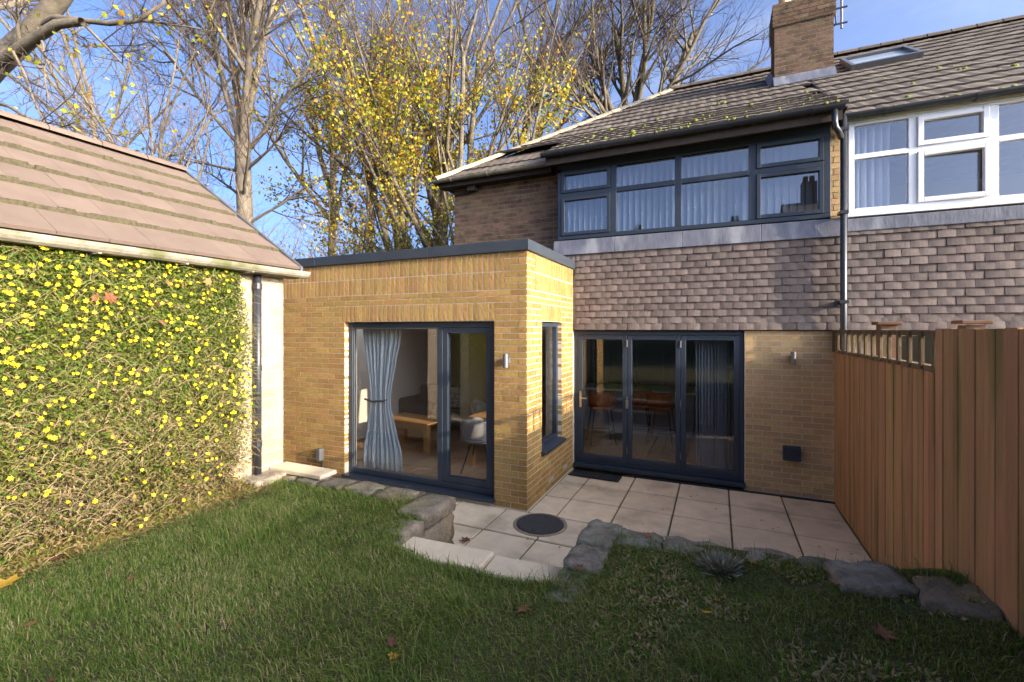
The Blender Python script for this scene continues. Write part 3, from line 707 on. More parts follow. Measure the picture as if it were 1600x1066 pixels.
# aerial on a mast bracketed to the chimney
ae = thing('aerial_mast', 'grey metal aerial mast bracketed to the right side of the chimney', 'aerial', (1.95, 9.55, 7.2))
MB().tube([(1.97, 9.5, 7.36), (1.97, 9.5, 9.4)], .02, 8).build('mast', 'grey_metal', ae)
for zz in (7.43, 7.70): MB().box(CX1+.03, 2.05, 9.48, 9.5, zz, zz+.025).build('bracket', 'gutter', ae)
MB().tube([(CX1+.04, 9.49, 7.42), (CX1-.0+.06, 9.44, 7.45), (CX1+.04, 9.44, 7.70), (CX1+.06, 9.49, 7.72)], .012, 6).build('clamp', 'gutter', ae)
MB().tube([(1.97, 9.5, 9.2), (2.5, 9.1, 9.2)], .012).build('boom', 'grey_metal', ae)
# ================================================================== NEIGHBOUR
nb = thing('neighbouring_house', 'adjoining house on the right with white framed windows and tile hanging', 'house', (4, 8, 0))
NX1 = 7.2
b = MB(); b.box(XP+.02, NX1, YF+.0, 7.1, 2.165, 3.52); b.box(XP+.02, 2.0, YF+.3, 7.4, -.05, 2.2); b.box(4.6, NX1, YF+.3, 7.4, -.05, 2.2); b.box(2.0, 4.6, YF+.3, 7.4, -.05, .6); b.box(NX1-.2, NX1, 7.4, 14.5, 0, 4.8); b.box(XP+.02, NX1, 14.4, 14.6, 0, 4.8); b.build('wall', 'mortar_b', nb)
MB().box(XP+.02, NX1-.2, 10.5, 10.6, 0, 4.8).box(XP+.02, NX1-.2, 7.4, 10.5, 2.6, 2.75).build('inner_wall', 'plaster', nb)
place('wall_tile', TV, tile_rows(XP+.003, 5.2, YF-.01, 2.155, 3.38), 'tile', nb, 300, 'wall_tiles')
b = MB(); b.box(1.475, NX1, YF-.05, YF-.02, 3.37, 3.53); b.build('lead_flashing', 'lead', nb, bevel=.01)
# white upstairs window
nz0, nz1 = 3.60, 4.745; ny0, ny1 = YF-.005, YF+.075
ncol = [1.50, 2.13, 2.85, 3.6, 4.4]
b = ring_x(MB(), 1.50, 4.4, nz0, nz1, ny0, ny1, .06)
for c in ncol[1:4]: b.box(c-.04, c+.04, ny0, ny1, nz0+.06, nz1-.06)
nw = b.build('window', 'white', nb, bevel=.006)
MB().box(1.48, 4.45, ny0-.05, ny1, nz0-.05, nz0-.003).build('window_sill', 'white', nw, bevel=.006)
ntz = 4.30
for i in range(4):
    a, c = (1.56 if i == 0 else ncol[i]+.04), (ncol[i+1]-.04 if i < 3 else 4.34)
    MB().box(a, c, ny0, ny1, ntz-.03, ntz+.03).build('transom', 'white', nw, bevel=.004)
    dy = .0
    if i == 1:
        ring_x(MB(), a+.003, c-.003, ntz+.033, nz1-.063, ny0-.02, ny1-.02, .055).build('sash', 'white', nw, bevel=.006)
        s_ = ring_x(MB(), 0, c-a-.006, 0, ntz-.036-nz0-.063, -.02, .05, .055).build('sash', 'white', nw, bevel=.006)
        s_.location = (a+.003, ny0, nz0+.063); s_.rotation_euler = (0, 0, R(-3)); s_['label'] = 'white casement standing slightly ajar'
    MB().box(a, c, ny0+.03, ny0+.038, nz0+.05, ntz-.02).build('pane', 'glass_up', nw)
    MB().box(a, c, ny0+.03, ny0+.038, ntz+.02, nz1-.05).build('pane', 'glass_up', nw)
MB().box(1.46, NX1, YF+.0, 7.1, nz1+.005, 4.80).box(4.41, NX1, YF+.01, 7.1, 3.53, nz1).build('upper_wall', 'mortar_b', nb)
# net curtains behind it
def curtain_mesh(x0, x1, z0, z1, y, amp=.025, waves=7, tie=None, n=60, nzr=14):
    vs = []; fs = []
    for k in range(nzr+1):
        z = z1+(z0-z1)*k/nzr; sq = 1.0
        if tie:
            tz_, tw, top_w = tie; d_ = (z-tz_)
            sq = tw+(1-tw)*min(1, (abs(d_)/(.95 if d_ > 0 else .75))**1.25)
        cx = x0 + (x1-x0)*.42
        for i in range(n+1):
            u = i/n; x = x0+(x1-x0)*u; x = cx+(x-cx)*sq
            vs.append((x, y+amp*(.45+.55*sq)*math.sin(u*waves*6.283+.6*math.sin(5*u))+.01*math.sin(u*31+k*.15), z))
    for k in range(nzr):
        for i in range(n): fs.append((k*(n+1)+i, k*(n+1)+i+1, (k+1)*(n+1)+i+1, (k+1)*(n+1)+i))
    return MB().add(vs, fs)
nc = curtain_mesh(1.58, 1.95, 3.62, 4.7, YF+.16, .03, 5).build('net_curtain', 'net', smooth=True); tag(nc, 'white net curtain in the left pane of the neighbour\'s white window', 'curtain')
nc.modifiers.new('thick', 'SOLIDIFY').thickness = .003
# neighbour roof
NRZ = RZ
m = MB(); m.add([(XP, EY-.06, EZ-.09), (NX1+.3, EY-.06, EZ-.09), (NX1+.3, RY, RZ-.30), (XP, RY, RZ-.05), (NX1+.3, 14.83, EZ-.09), (XP, 14.83, EZ-.09)], [(0, 1, 2, 3), (3, 2, 4, 5), (0, 5, 4, 1)])
nroof = m.build('roof', 'roof', nb)
tile_roof(nroof, lambda y: XP+.012, 6.3, main_z, EY-.13, EY-.13+14*(RY-EY+.05)/14, 14)
moss(nroof, 60, XP+.1, 5, 6.9, 8.6, main_z)
half_round(nroof, (XP+.05, RY, RZ+.02), (6.3, RY, RZ-.02), .12, 14, 'ridge_tile', 'roof')
gutter(nb, [(1.42, 6.80, 4.80), (NX1, 6.80, 4.80)], .06, 'gutter', brackets=7)
MB().box(XP+.02, NX1, 6.87, 6.89, 4.72, 4.80).build('fascia_board', 'white', nb)
# skylight
n_r = Vector((0, -sl_, 1)).normalized(); c_r = n_r.dot(Vector((0, EY, EZ)))
P = [on(px, py, n_r, c_r+.09) for px, py in ((1330, 104), (1442, 81), (1410, 67), (1306, 92))]
a_, b_ = P[0], P[1]
ux = Vector((1, 0, 0)); uy = Vector((0, 1, sl_)).normalized()
wx = b_.x-a_.x; hl = .95
def rp(u, v_, h): return a_+ux*u+uy*v_+n_r*h
def rbox(m, u0, u1, v0, v1, h0, h1): return m.hexa([rp(u0, v0, h0), rp(u1, v0, h0), rp(u1, v1, h0), rp(u0, v1, h0), rp(u0, v0, h1), rp(u1, v0, h1), rp(u1, v1, h1), rp(u0, v1, h1)])
m = MB(); rbox(m, 0, .06, 0, hl, -.1, .02); rbox(m, wx-.06, wx, 0, hl, -.1, .02); rbox(m, .06, wx-.06, 0, .07, -.1, .02); rbox(m, .06, wx-.06, hl-.07, hl, -.1, .02)
sk = m.build('skylight', 'grey_metal', nb, bevel=.005)
rbox(MB(), .05, wx-.05, .06, hl-.06, -.04, -.03).build('pane', mat('skylight_glass', (.30, .36, .42), rough=.03, spec=1.0), sk)
# ground floor glazing behind the fence
b = MB(); ring_x(b, 2.0, 4.6, .6, 2.15, YF+.3, YF+.38, .07)
for c in (2.55, 3.2, 3.9): b.box(c-.05, c+.05, YF+.3, YF+.38, .67, 2.08)
gw = b.build('window', 'white', nb, bevel=.004)
MB().box(2.07, 4.53, YF+.34, YF+.35, .67, 2.08).build('pane', 'glass', gw)
# posts with caps in the neighbour's garden
for px, nm in ((1385, 'left'), (1518, 'right')):
    q = on(px, 517, (0, 1, 0), 6.3 if nm == 'left' else 5.6)
    p_ = thing('garden_post', 'square brown capped post rising behind the fence, the %s one of two' % ('farther left' if nm == 'left' else 'nearer right'), 'post', (q.x, q.y, 0), group='capped posts behind the fence', local=True)
    MB().box(-.075, .075, -.075, .075, -.05, 2.21 if nm == 'left' else 2.20).build('shaft', 'post', p_, bevel=.006)
    MB().box(-.11, .11, -.11, .11, 2.21, 2.245).build('cap', 'post', p_, bevel=.008)

# ================================================================== GARAGE
ga = thing('garage', 'pale block garage with brown tiled pitched roof and mossy old gutter', 'garage', (-6.5, 1, .5))
GY0 = -3.0
b = MB(); b.box(XG-.2, XG-.008, GY0, YG, .3, 2.80); b.box(-8.5, -8.3, GY0, YG, .3, 2.80)
b.add([(-8.3, YG-.2, .3), (XG-.2, YG-.2, .3), (XG-.2, YG-.2, 2.8), (-6.5, YG-.2, 4.1), (-8.3, YG-.2, 2.8), (-8.3, YG-.008, .3), (XG-.2, YG-.008, .3), (XG-.2, YG-.008, 2.8), (-6.5, YG-.008, 4.1), (-8.3, YG-.008, 2.8)], [(0, 1, 2, 3, 4), (9, 8, 7, 6, 5), (0, 5, 6, 1), (1, 6, 7, 2), (2, 7, 8, 3), (3, 8, 9, 4), (4, 9, 5, 0)])
b.box(-8.3, XG-.2, GY0, GY0+.2, .3, 2.8)
b.build('wall', 'mortar_y', ga)
gb = MB(); blk = brick_mesh(99, L=.43, H=.138, rough=.003, nx=4, nz=2)
T = []
k = 0; z = .52
while z < 2.75:
    y = GY0+(.22 if k % 2 else 0)
    while y < YG:
        a, c = max(y, GY0), min(y+.43, YG)
        if c-a > .05: T.append(((XG, (a+c)/2, z+.07), (0, 0, R(90)), ((c-a)/.43, 1, 1)))
        y += .44
    z += .148; k += 1
place('block', [blk], T, 'garw', ga, 300, 'blockwork')
# roof
GE = (-4.35, 2.845); GR = (-6.51, 4.27); gs = (GR[1]-GE[1])/(GE[0]-GR[0])
m = MB()
m.hexa([(GE[0], GY0-.1, GE[1]-.06), (GR[0], GY0-.1, GR[1]-.06), (GR[0], YG+.09, GR[1]-.06), (GE[0], YG+.09, GE[1]-.06), (GE[0], GY0-.1, GE[1]-.025), (GR[0], GY0-.1, GR[1]-.025), (GR[0], YG+.09, GR[1]-.025), (GE[0], YG+.09, GE[1]-.025)])
m.hexa([(GR[0], GY0-.1, GR[1]-.06), (2*GR[0]-GE[0], GY0-.1, GE[1]-.06), (2*GR[0]-GE[0], YG+.09, GE[1]-.06), (GR[0], YG+.09, GR[1]-.06), (GR[0], GY0-.1, GR[1]-.0), (2*GR[0]-GE[0], GY0-.1, GE[1]-.0), (2*GR[0]-GE[0], YG+.09, GE[1]), (GR[0], YG+.09, GR[1])])
groof = m.build('roof', 'mossy', ga)
gl = math.hypot(GE[0]-GR[0], GR[1]-GE[1]); rows = 6; gg = gl/rows; pit = math.atan2(GR[1]-GE[1], GE[0]-GR[0])
def gtile():
    m = MB(); w = .313; n = 3; th = .03
    v0 = [(0, -w/2, th), (0, w/2, th), (-gg-.06, w/2, .004), (-gg-.06, -w/2, .004), (0, -w/2, 0), (0, w/2, 0), (-gg-.06, w/2, -.01), (-gg-.06, -w/2, -.01)]
    m.hexa([v0[4], v0[5], v0[6], v0[7], v0[0], v0[1], v0[2], v0[3]]); m.a = [0]*8
    return m.mesh('roof_tile')
gt = gtile(); gt.materials.append(M['groof'])
moss_e = MB()
for k in range(rows):
    dd = k*gg; x = GE[0]-dd*math.cos(pit); z = GE[1]+dd*math.sin(pit)
    y = GY0-.1+(.158 if k % 2 else 0)
    while y < YG+.08:
        a, c = max(y, GY0-.1), min(y+.315, YG+.085)
        if c-a > .02:
            o = bpy.data.objects.new('roof_tile', gt); COL.objects.link(o); o.parent = groof
            o.location = (x, (a+c)/2, z); o.rotation_euler = (0, pit+random.uniform(-.004, .004), 0); o.scale = (1, (c-a)/.315, 1)
        y += .3165
    if k:   # moss packed under each tile edge
        y = GY0
        while y < YG+.05:
            l_ = random.uniform(.03, .12); h_ = random.uniform(.034, .056); x_ = x+random.uniform(.026, .038)
            moss_e.hexa([(x-.01, y-.01, z-.012), (x_, y-.01, z-.014), (x_, y+l_+.01, z-.014), (x-.01, y+l_+.01, z-.012), (x-.012, y, z+h_*.8), (x_-.004, y-.005, z+h_*.7), (x_-.004, y+l_+.005, z+h_*.75), (x-.012, y+l_, z+h_*.8)]); y += l_
moss_e.build('moss_line', 'mossy', groof, kind='stuff')
half_round(groof, (GR[0], GY0-.1, GR[1]+.015), (GR[0], YG+.09, GR[1]+.015), .10, 15, 'ridge_tile', 'groof')
m = MB(); m.hexa([(GE[0]+.02, YG+.087, GE[1]-.06), (GR[0], YG+.087, GR[1]-.06), (GR[0], YG+.12, GR[1]-.06), (GE[0]+.02, YG+.12, GE[1]-.06), (GE[0]+.02, YG+.087, GE[1]+.035), (GR[0], YG+.087, GR[1]+.04), (GR[0], YG+.12, GR[1]+.04), (GE[0]+.02, YG+.12, GE[1]+.035)])
m.build('verge_strip', 'grey_metal', ga)
gutter(ga, [(GE[0]+.045, GY0-.1, GE[1]-.03), (GE[0]+.045, YG+.14, GE[1]-.03)], .075, 'oldgut', brackets=0)
for yy in np.arange(-2.5, YG, .62): MB().box(GE[0]-.04, GE[0]+.128, yy, yy+.02, GE[1]-.115, GE[1]-.104).build('gutter_bracket', 'oldgut', ga)
MB().box(XG-.0, GE[0]+.02, GY0, YG+.08, 2.74, 2.762).box(GE[0]-.035, GE[0]-.015, GY0-.1, YG+.08, 2.74, 2.83).build('fascia_board', 'oldgut', ga)
gp = MB().tube([(XG+.06, 3.30, 2.75), (XG+.06, 3.30, .62)], .036, 12).build('downpipe', 'gutter', ga, smooth=True)
for zz in (2.62, 1.75, .95): MB().tube([(XG+.06, 3.30, zz-.03), (XG+.06, 3.30, zz+.03)], .043, 12).build('pipe_collar', 'gutter', gp)
tag(MB().box(XG+.0, XG+.28, 3.12, 3.5, .50, .625).build('drain_surround', 'stoneg', bevel=.03), 'rough concrete gully surround at the foot of the garage downpipe', 'drain')

# ================================================================== PAVING, STEPS, RETAINING WALLS
pv = struct(MB().box(XL, XFN-.01, 3.2, YF-.11, -.055, -.014).build('patio', 'joint'), 'stone paved patio in front of the house')
sm = MB().box(-.2985, .2985, -.3, .3, -.03, 0); sm.a = [0]*8; smm = sm.mesh('paving_slab')
T = []
ybr = [6.80, 6.21, 5.597, 4.984, 4.371, 3.758, 3.145]
xjs = [-1.08+.6135*i for i in range(-9, 5)]
for j in range(len(ybr)-1):
    ya, yb = ybr[j+1]+.016, ybr[j]-.016
    for i in range(len(xjs)-1):
        xa, xb = xjs[i]+.009, min(xjs[i+1]-.009, XFN-.035)
        if ya > YE-.05 and xb < XE+.2: continue
        if ya > YE-.4 and xa < XE-.1: yb2 = YE-.02
        else: yb2 = yb
        if yb2-ya < .05 or xb-xa < .05: continue
        if ya < YE < yb2 and xa < XE: xa2 = xa; yb2 = min(yb2, YE-.012)
        T.append((((xa+xb)/2, (ya+yb2)/2, random.uniform(-.002, .002)), (random.uniform(-.003, .003), random.uniform(-.003, .003), random.uniform(-.004, .004)), ((xb-xa)/.597, (yb2-ya)/.6, 1)))
# strip between extension wall and first full joint
for j in range(3):
    ya, yb = ybr[j+1]+.016, ybr[j]-.016
    xa, xb = XE+.012, xjs[9]-.62
    T.append((((XE+.012+xjs[8]-.007)/2, (ya+yb)/2, 0), (0, 0, 0), ((xjs[8]-.007-XE-.012)/.597, (yb-ya)/.6, 1)))
T2 = []
for t_ in T:
    (lx, ly, lz), r_, s_ = t_; hw = s_[0]*.2985
    if lx-hw < XE and ly+s_[1]*.3 > YE: continue
    T2.append(t_)
smm.materials.append(M['slab'])
for l, r_, s_ in T2:
    o = bpy.data.objects.new('paving_slab', smm); COL.objects.link(o); o.parent = pv; o.location = l; o.rotation_euler = r_; o.scale = s_
    md = o.modifiers.new('bevel', 'BEVEL'); md.width = .006; md.segments = 1
mc = thing('manhole_cover', 'round dark manhole cover set in the paving by the extension corner', 'manhole cover', (-1.78, 4.72, 0), local=True)
MB().lathe((0, 0, -.01), [(.30, 0), (.30, .018), (.265, .02), (.262, .012)], 40).build('frame', 'stone', mc)
MB().lathe((0, 0, -.01), [(.258, 0), (.258, .026), (.25, .030)], 40).build('lid', mat('cast_iron', (.035, .034, .033), (.055, .052, .05), 40, .85, .6, 120), mc)
for k in range(2): MB().box(-.02, .02, .2*(1 if k else -1)-.012, .2*(1 if k else -1)+.012, .0205, .023).build('keyhole', 'black', mc)
# top step slabs
sp = thing('garden_step', 'pale stone slabs forming the top step between the lawn and the patio', 'step', (-1.6, 2.9, .3))
for a, c, dz, rz in ((-2.215, -1.50, 0, .035), (-1.485, -.955, -.012, .05)):
    m = MB().box(-(c-a)/2, (c-a)/2, -.13, .13, -.05, 0); o = m.build('slab', 'slab', sp, bevel=.012); o.location = ((a+c)/2, 2.885+(.02 if a > -2 else 0), .508+dz); o.rotation_euler = (R(1), R(-.6), rz)
MB().box(-2.21, -.96, 2.62, 2.93, .0, .445).box(-2.21, -.96, 2.93, 3.28, .0, .235).build('riser', 'stone', sp)
o = MB().box(-2.2, -.97, 2.90, 3.30, .236, .28).build('tread', 'slab', sp, bevel=.01)
# stones
def stone(name, parent, x0, x1, y0, y1, z0, z1, mt='stone', jit=.02, seed=0, rz=0, sub=4):
    r = random.Random(seed); bm = bmesh.new(); bmesh.ops.create_cube(bm, size=1)
    bmesh.ops.subdivide_edges(bm, edges=bm.edges[:], cuts=sub, use_grid_fill=True)
    sx, sy, sz = x1-x0, y1-y0, z1-z0
    for v in bm.verts:
        rd = Vector(v.co); k = (abs(rd.x) > .49)+(abs(rd.y) > .49)+(abs(rd.z) > .49)
        sc_ = 1 - (.025 if k == 2 else .07 if k == 3 else 0)
        v.co = Vector((rd.x*sc_*sx+r.uniform(-jit, jit)*.6, rd.y*sc_*sy+r.uniform(-jit, jit)*.6, rd.z*sc_*sz+r.uniform(-jit, jit)*.5))
    me = bpy.data.meshes.new(name); bm.to_mesh(me); bm.free()
    o = link(name, me, mt, parent, smooth=True); o.location = ((x0+x1)/2, (y0+y1)/2, (z0+z1)/2); o.rotation_euler = (0, 0, rz)
    return o
lwl = thing('left_retaining_wall', 'low dark stone retaining wall holding the lawn left of the step', 'garden wall', (-3.2, 3.5, 0))
lwl.name = 'stone_retaining_wall'; WM[lwl.name] = Matrix.Translation((-3.2, 3.5, 0))
# flank along x=-2.23 (faces the step)
sd_ = 0
for (ya, yb) in ((2.55, 2.86), (2.87, 3.17), (3.18, 3.66)):
    z = -.05
    hs_ = [.2, .22, .19] if yb < 3.6 else [.24, .24, .13]
    top = {2.86: .53, 3.17: .575, 3.66: .61}[yb]
    tot = sum(hs_); hs_ = [h*(top+.05)/tot for h in hs_]
    for h in hs_:
        sd_ += 1; stone('stone', lwl, -2.52-random.uniform(0, .05), -2.225+random.uniform(-.012, .012), ya, yb, z, z+h-.008, 'stone', .016, sd_); z += h
# back face along y=3.6 (towards the extension)
x = -4.5
while x < -2.55:
    wd = random.uniform(.28, .5); e = min(x+wd, -2.54); z = -.05
    for h in (.22, .22, .21):
        sd_ += 1; stone('stone', lwl, x, e-.008, 3.42, 3.66+random.uniform(-.015, .015), z, z+h-.008, 'stone', .018, sd_); z += h
    x = e
cs = MB().box(-4.49, -3.73, 3.47, 3.70, .605, .65).build('cap_slab', 'slab', lwl, bevel=.008); cs['label'] = 'pale flat capping slab'
rwl = thing('stone_retaining_wall', 'lichen covered stone wall edging the grass bank right of the step', 'garden wall', (.2, 3.5, 0))
for (ya, yb, top) in ((2.56, 2.93, .57), (2.94, 3.26, .60), (3.27, 3.68, .615)):
    z = -.05
    for h in (.22, .22, top-.39):
        sd_ += 1; stone('stone', rwl, -.945+random.uniform(-.012, .012), -.70+random.uniform(-.03, .03), ya, yb, z, z+h-.008, 'stoneg', .018, sd_, rz=-.05); z += h
x = -.69
while x < 1.3:
    wd = random.uniform(.3, .55); e = min(x+wd, 1.33); z = -.05; tp = .60+.07*(x+.7)/2
    for h in (.23, .22, tp-.40):
        sd_ += 1; stone('stone', rwl, x, e-.008, 3.36+random.uniform(-.03, .03), 3.64+random.uniform(-.03, .03), z, z+h-.006, 'stoneg', .026, sd_, rz=random.uniform(-.06, .06)); z += h
    x = e
# loose rounded boulders on the bank top
bo = stone('boulder', None, .62, 1.0, 3.16, 3.44, .56, .73, 'stoneg', .03, 501, .2, 4); tag(bo, 'smooth bluish grey boulder at the edge of the grass bank', 'boulder')
bo = stone('boulder', None, 1.02, 1.34, 3.05, 3.40, .58, .735, 'stone', .03, 502, -.2, 4); tag(bo, 'flat mossy boulder against the foot of the fence', 'boulder')

# ================================================================== FENCE
fe = thing('timber_fence', 'tall brown timber board fence with open trellis top towards the house', 'fence', (XFN, 4, 0))
bm_ = MB().box(-.011, .011, -.0515, .0515, 0, 1); bm_.a = [0]*8; bme = bm_.mesh('board'); bme.materials.append(M['fence'])
YS = 3.85
y = YF-.06; i = 0
while y > -1.2:
    lo = -.02 if y > 3.62 else float(lawn_z(1.3, min(y, 3.4)))+.005
    tp = 1.87 if y > YS else 2.165
    xo = 0 if y > YS else -.03
    if y <= YS: lo = .5 if y > 3.5 else lo-.03
    o = bpy.data.objects.new('board', bme); COL.objects.link(o); o.parent = fe; o.matrix_parent_inverse = WM[fe.name].inverted()
    o.location = (XFN+xo+.005*(i % 2)+random.uniform(-.0012, .0012), y, lo); o.scale = (1, random.uniform(.97, 1.0), tp-lo+random.uniform(-.004, .004)); o.rotation_euler = (random.uniform(-.002, .002), 0, random.uniform(-.006, .006))
    y -= .1; i += 1
MB().box(XFN-.02, XFN+.05, 3.86, YF-.02, 1.872, 1.91).build('lower_rail', 'fence_o', fe, bevel=.004)
MB().box(XFN-.02, XFN+.05, 3.86, YF-.02, 2.115, 2.155).build('upper_rail', 'fence_o', fe, bevel=.004)
for yy in np.linspace(YF-.06, 3.95, 14): MB().box(XFN-.035, XFN-.012, yy-.022, yy+.022, 1.88, 2.15).build('trellis_bar', 'fence_o', fe, bevel=.003)
for yy in (YF-.05, 5.3, 3.83, 2.0, .2): MB().box(XFN+.03, XFN+.11, yy-.04, yy+.04, 0, 2.16).build('post', 'fence_o', fe, bevel=.004)
for zz in (.55, 1.2): MB().box(XFN+.02, XFN+.06, -1.2, YF-.1, zz, zz+.07).build('back_rail', 'fence_o', fe)

# ================================================================== WALL LIGHTS, MAT
def wall_light(label, x, y):
    t_ = thing('wall_light', label, 'wall light', (x, y, 1.79), group='outdoor wall lights', local=True)
    MB().lathe((0, -.085, -.085), [(.026, 0), (.032, .004), (.032, .166), (.026, .17)], 16).build('body', 'grey_metal', t_, smooth=False)
    MB().box(-.03, .03, -.055, 0, -.035, .035).build('bracket', 'grey_metal', t_, bevel=.004)
wall_light('grey cylinder wall light on the extension corner beside the sliding door', -2.28, YE)
wall_light('grey cylinder wall light on the brick wall right of the bifold door', .90, YF)
dm = thing('door_mat', 'black rubber door mat with holes in front of the bifold door', 'mat', (-1.63, 6.6, .012), R(-2), local=True)
MB().box(-.37, .37, -.13, .13, -.008, .008).build('base', 'black', dm, bevel=.006)
m = MB()
for i in range(16):
    for j in range(6): m.lathe((-.345+i*.046, -.105+j*.042, .008), [(.014, 0), (.013, .006), (.008, .006)], 6)
m.build('studs', 'gutter', dm)

# ================================================================== FURNITURE BEHIND THE GLASS
cu = thing('curtain', 'pale blue tied back curtain inside the left side of the sliding door', 'curtain', (-4.6, 5.4, .06))
o = curtain_mesh(-4.86, -4.12, .10, 2.3, 5.33, .035, 9, tie=(1.12, .50, 1)).build('drape', 'curtain', cu, smooth=True); o.modifiers.new('thick', 'SOLIDIFY').thickness = .004
MB().tube([(-4.76, 5.26, 1.13), (-4.62, 5.265, 1.10), (-4.42, 5.27, 1.12), (-4.40, 5.36, 1.13)], .014, 6).build('tie_back', 'sofa', cu)
c2 = thing('curtain', 'cream tied curtain inside the narrow side window', 'curtain', (-2.35, 5.8, .9))
o = curtain_mesh(-.32, .32, 1.15, 2.3, 0, .03, 6, tie=(1.35, .75, 1)).build('drape', 'net', c2, smooth=True); o.matrix_parent_inverse = Matrix(); o.rotation_euler = (0, 0, R(90)); o.location = (-.03, .0, -.9); o.modifiers.new('thick', 'SOLIDIFY').thickness = .004
def table(name, label, loc, rz, w, d_, h, leg, mt='oak', th=.045):
    t_ = thing(name, label, 'table', loc, rz, local=True)
    MB().box(-w/2, w/2, -d_/2, d_/2, h-th, h).build('table_top', mt, t_, bevel=.004)
    MB().box(-w/2+leg, w/2-leg, -d_/2+.01, -d_/2+.035, h-th-.09, h-th).box(-w/2+leg, w/2-leg, d_/2-.035, d_/2-.01, h-th-.09, h-th).build('apron', mt, t_)
    for sx in (-1, 1):
        for sy in (-1, 1):
            x_, y_ = sx*(w/2-leg/2), sy*(d_/2-leg/2); MB().box(x_-leg/2, x_+leg/2, y_-leg/2, y_+leg/2, 0, h-th-.001).build('leg', mt, t_, bevel=.004)
table('coffee_table', 'low oak coffee table standing on the wooden floor near the sofa', (-4.95, 6.75, .068), R(-8), 1.15, .6, .50, .09)
table('dining_table', 'oak dining table behind the grey shell chair', (-3.0, 6.85, .068), 0, .95, 1.5, .76, .08)
sf = thing('sofa', 'dark fabric sofa at the back of the room', 'sofa', (-5.35, 8.3, .068), R(0), local=True)
MB().box(-.8, .9, -.42, .42, .1, .43).build('seat', 'sofa', sf, bevel=.05)
MB().box(-.8, .9, .25, .46, .4, .85).build('backrest', 'sofa', sf, bevel=.06)
MB().box(-1.0, -.8, -.42, .46, .1, .62).build('arm', 'sofa', sf, bevel=.05); MB().box(.9, 1.08, -.42, .46, .1, .62).build('arm', 'sofa', sf, bevel=.05)
cs_ = MB().box(-.26, .26, -.06, .06, -.22, .22).build('cushion', 'cushion', bevel=.05); cs_.location = (-5.0, 8.35, .72); cs_.rotation_euler = (R(-18), 0, .1); tag(cs_, 'pale cushion with dark print propped on the sofa', 'cushion')
def shell_chair(label, loc, rz, legmat='black'):
    t_ = thing('shell_chair', label, 'chair', loc, rz, local=True, group='shell chairs at the dining table')
    vs = []; fs = []; n = 14; k = 8
    for i in range(k):
        v_ = i/(k-1); z = .46+.38*v_; rr = .23+.04*math.sin(v_*2.2)
        for j in range(n):
            th = math.pi*(1.0*j/(n-1)); hh = z - (.20*v_*(abs(math.cos(th))**2.2))
            vs.append((rr*math.cos(th), rr*.9*math.sin(th)-.02, hh))
    for i in range(k-1):
        for j in range(n-1): fs.append((i*n+j, i*n+j+1, (i+1)*n+j+1, (i+1)*n+j))
    o = MB().add(vs, fs).build('backrest', 'shell', t_, smooth=True); o.modifiers.new('thick', 'SOLIDIFY').thickness = .025
    MB().lathe((0, -.02, .43), [(.19, 0), (.235, .03), (.235, .05), (.2, .065)], 20).build('seat', 'shell', t_, smooth=True)
    for sx in (-1, 1):
        for sy in (-1, 1): MB().tube([(sx*.10, sy*.1-.02, .435), (sx*.22, sy*.22-.02, 0)], .011, 8).build('leg', legmat, t_)
shell_chair('grey shell chair with black legs nearest the glass door, back to the window', (-3.2, 5.95, .068), R(190))
shell_chair('pale shell chair on the far side of the dining table', (-3.75, 7.15, .068), R(80))
# kitchen
isl = thing('kitchen_island', 'grey kitchen island with white worktop behind the bar stools', 'kitchen island', (-1.2, 9.6, .06), local=True)
MB().box(-1.35, .80, -.25, .5, 0, .86).build('base_unit', 'island', isl, bevel=.004)
MB().box(-1.4, .84, -.42, .55, .862, .90).build('worktop', 'worktop', isl, bevel=.004)
MB().tube([(-.35, .2, .9), (-.35, .2, 1.22), (-.35, .14, 1.28), (-.35, .06, 1.27), (-.35, .04, 1.2)], .014, 8).build('tap', 'black', isl, smooth=True)
kc = thing('kitchen_units', 'dark wall of kitchen cupboards with built in oven', 'kitchen units', (-.3, 11.2, .06), local=True)
MB().box(-2.6, 1.6, -.3, .29, 0, 2.35).build('carcass', 'dark_wall', kc)
for i in range(7):
    MB().box(-2.58+i*.6, -2.0+i*.6, -.322, -.302, .1, 2.3).build('cupboard_door', 'dark_wall', kc, bevel=.004)
ov = MB().box(.42, 1.0, -.35, -.324, .9, 1.75).build('oven', 'black', kc, bevel=.006)
MB().box(.46, .96, -.365, -.352, 1.28, 1.33).build('oven_controls', 'metal', ov)
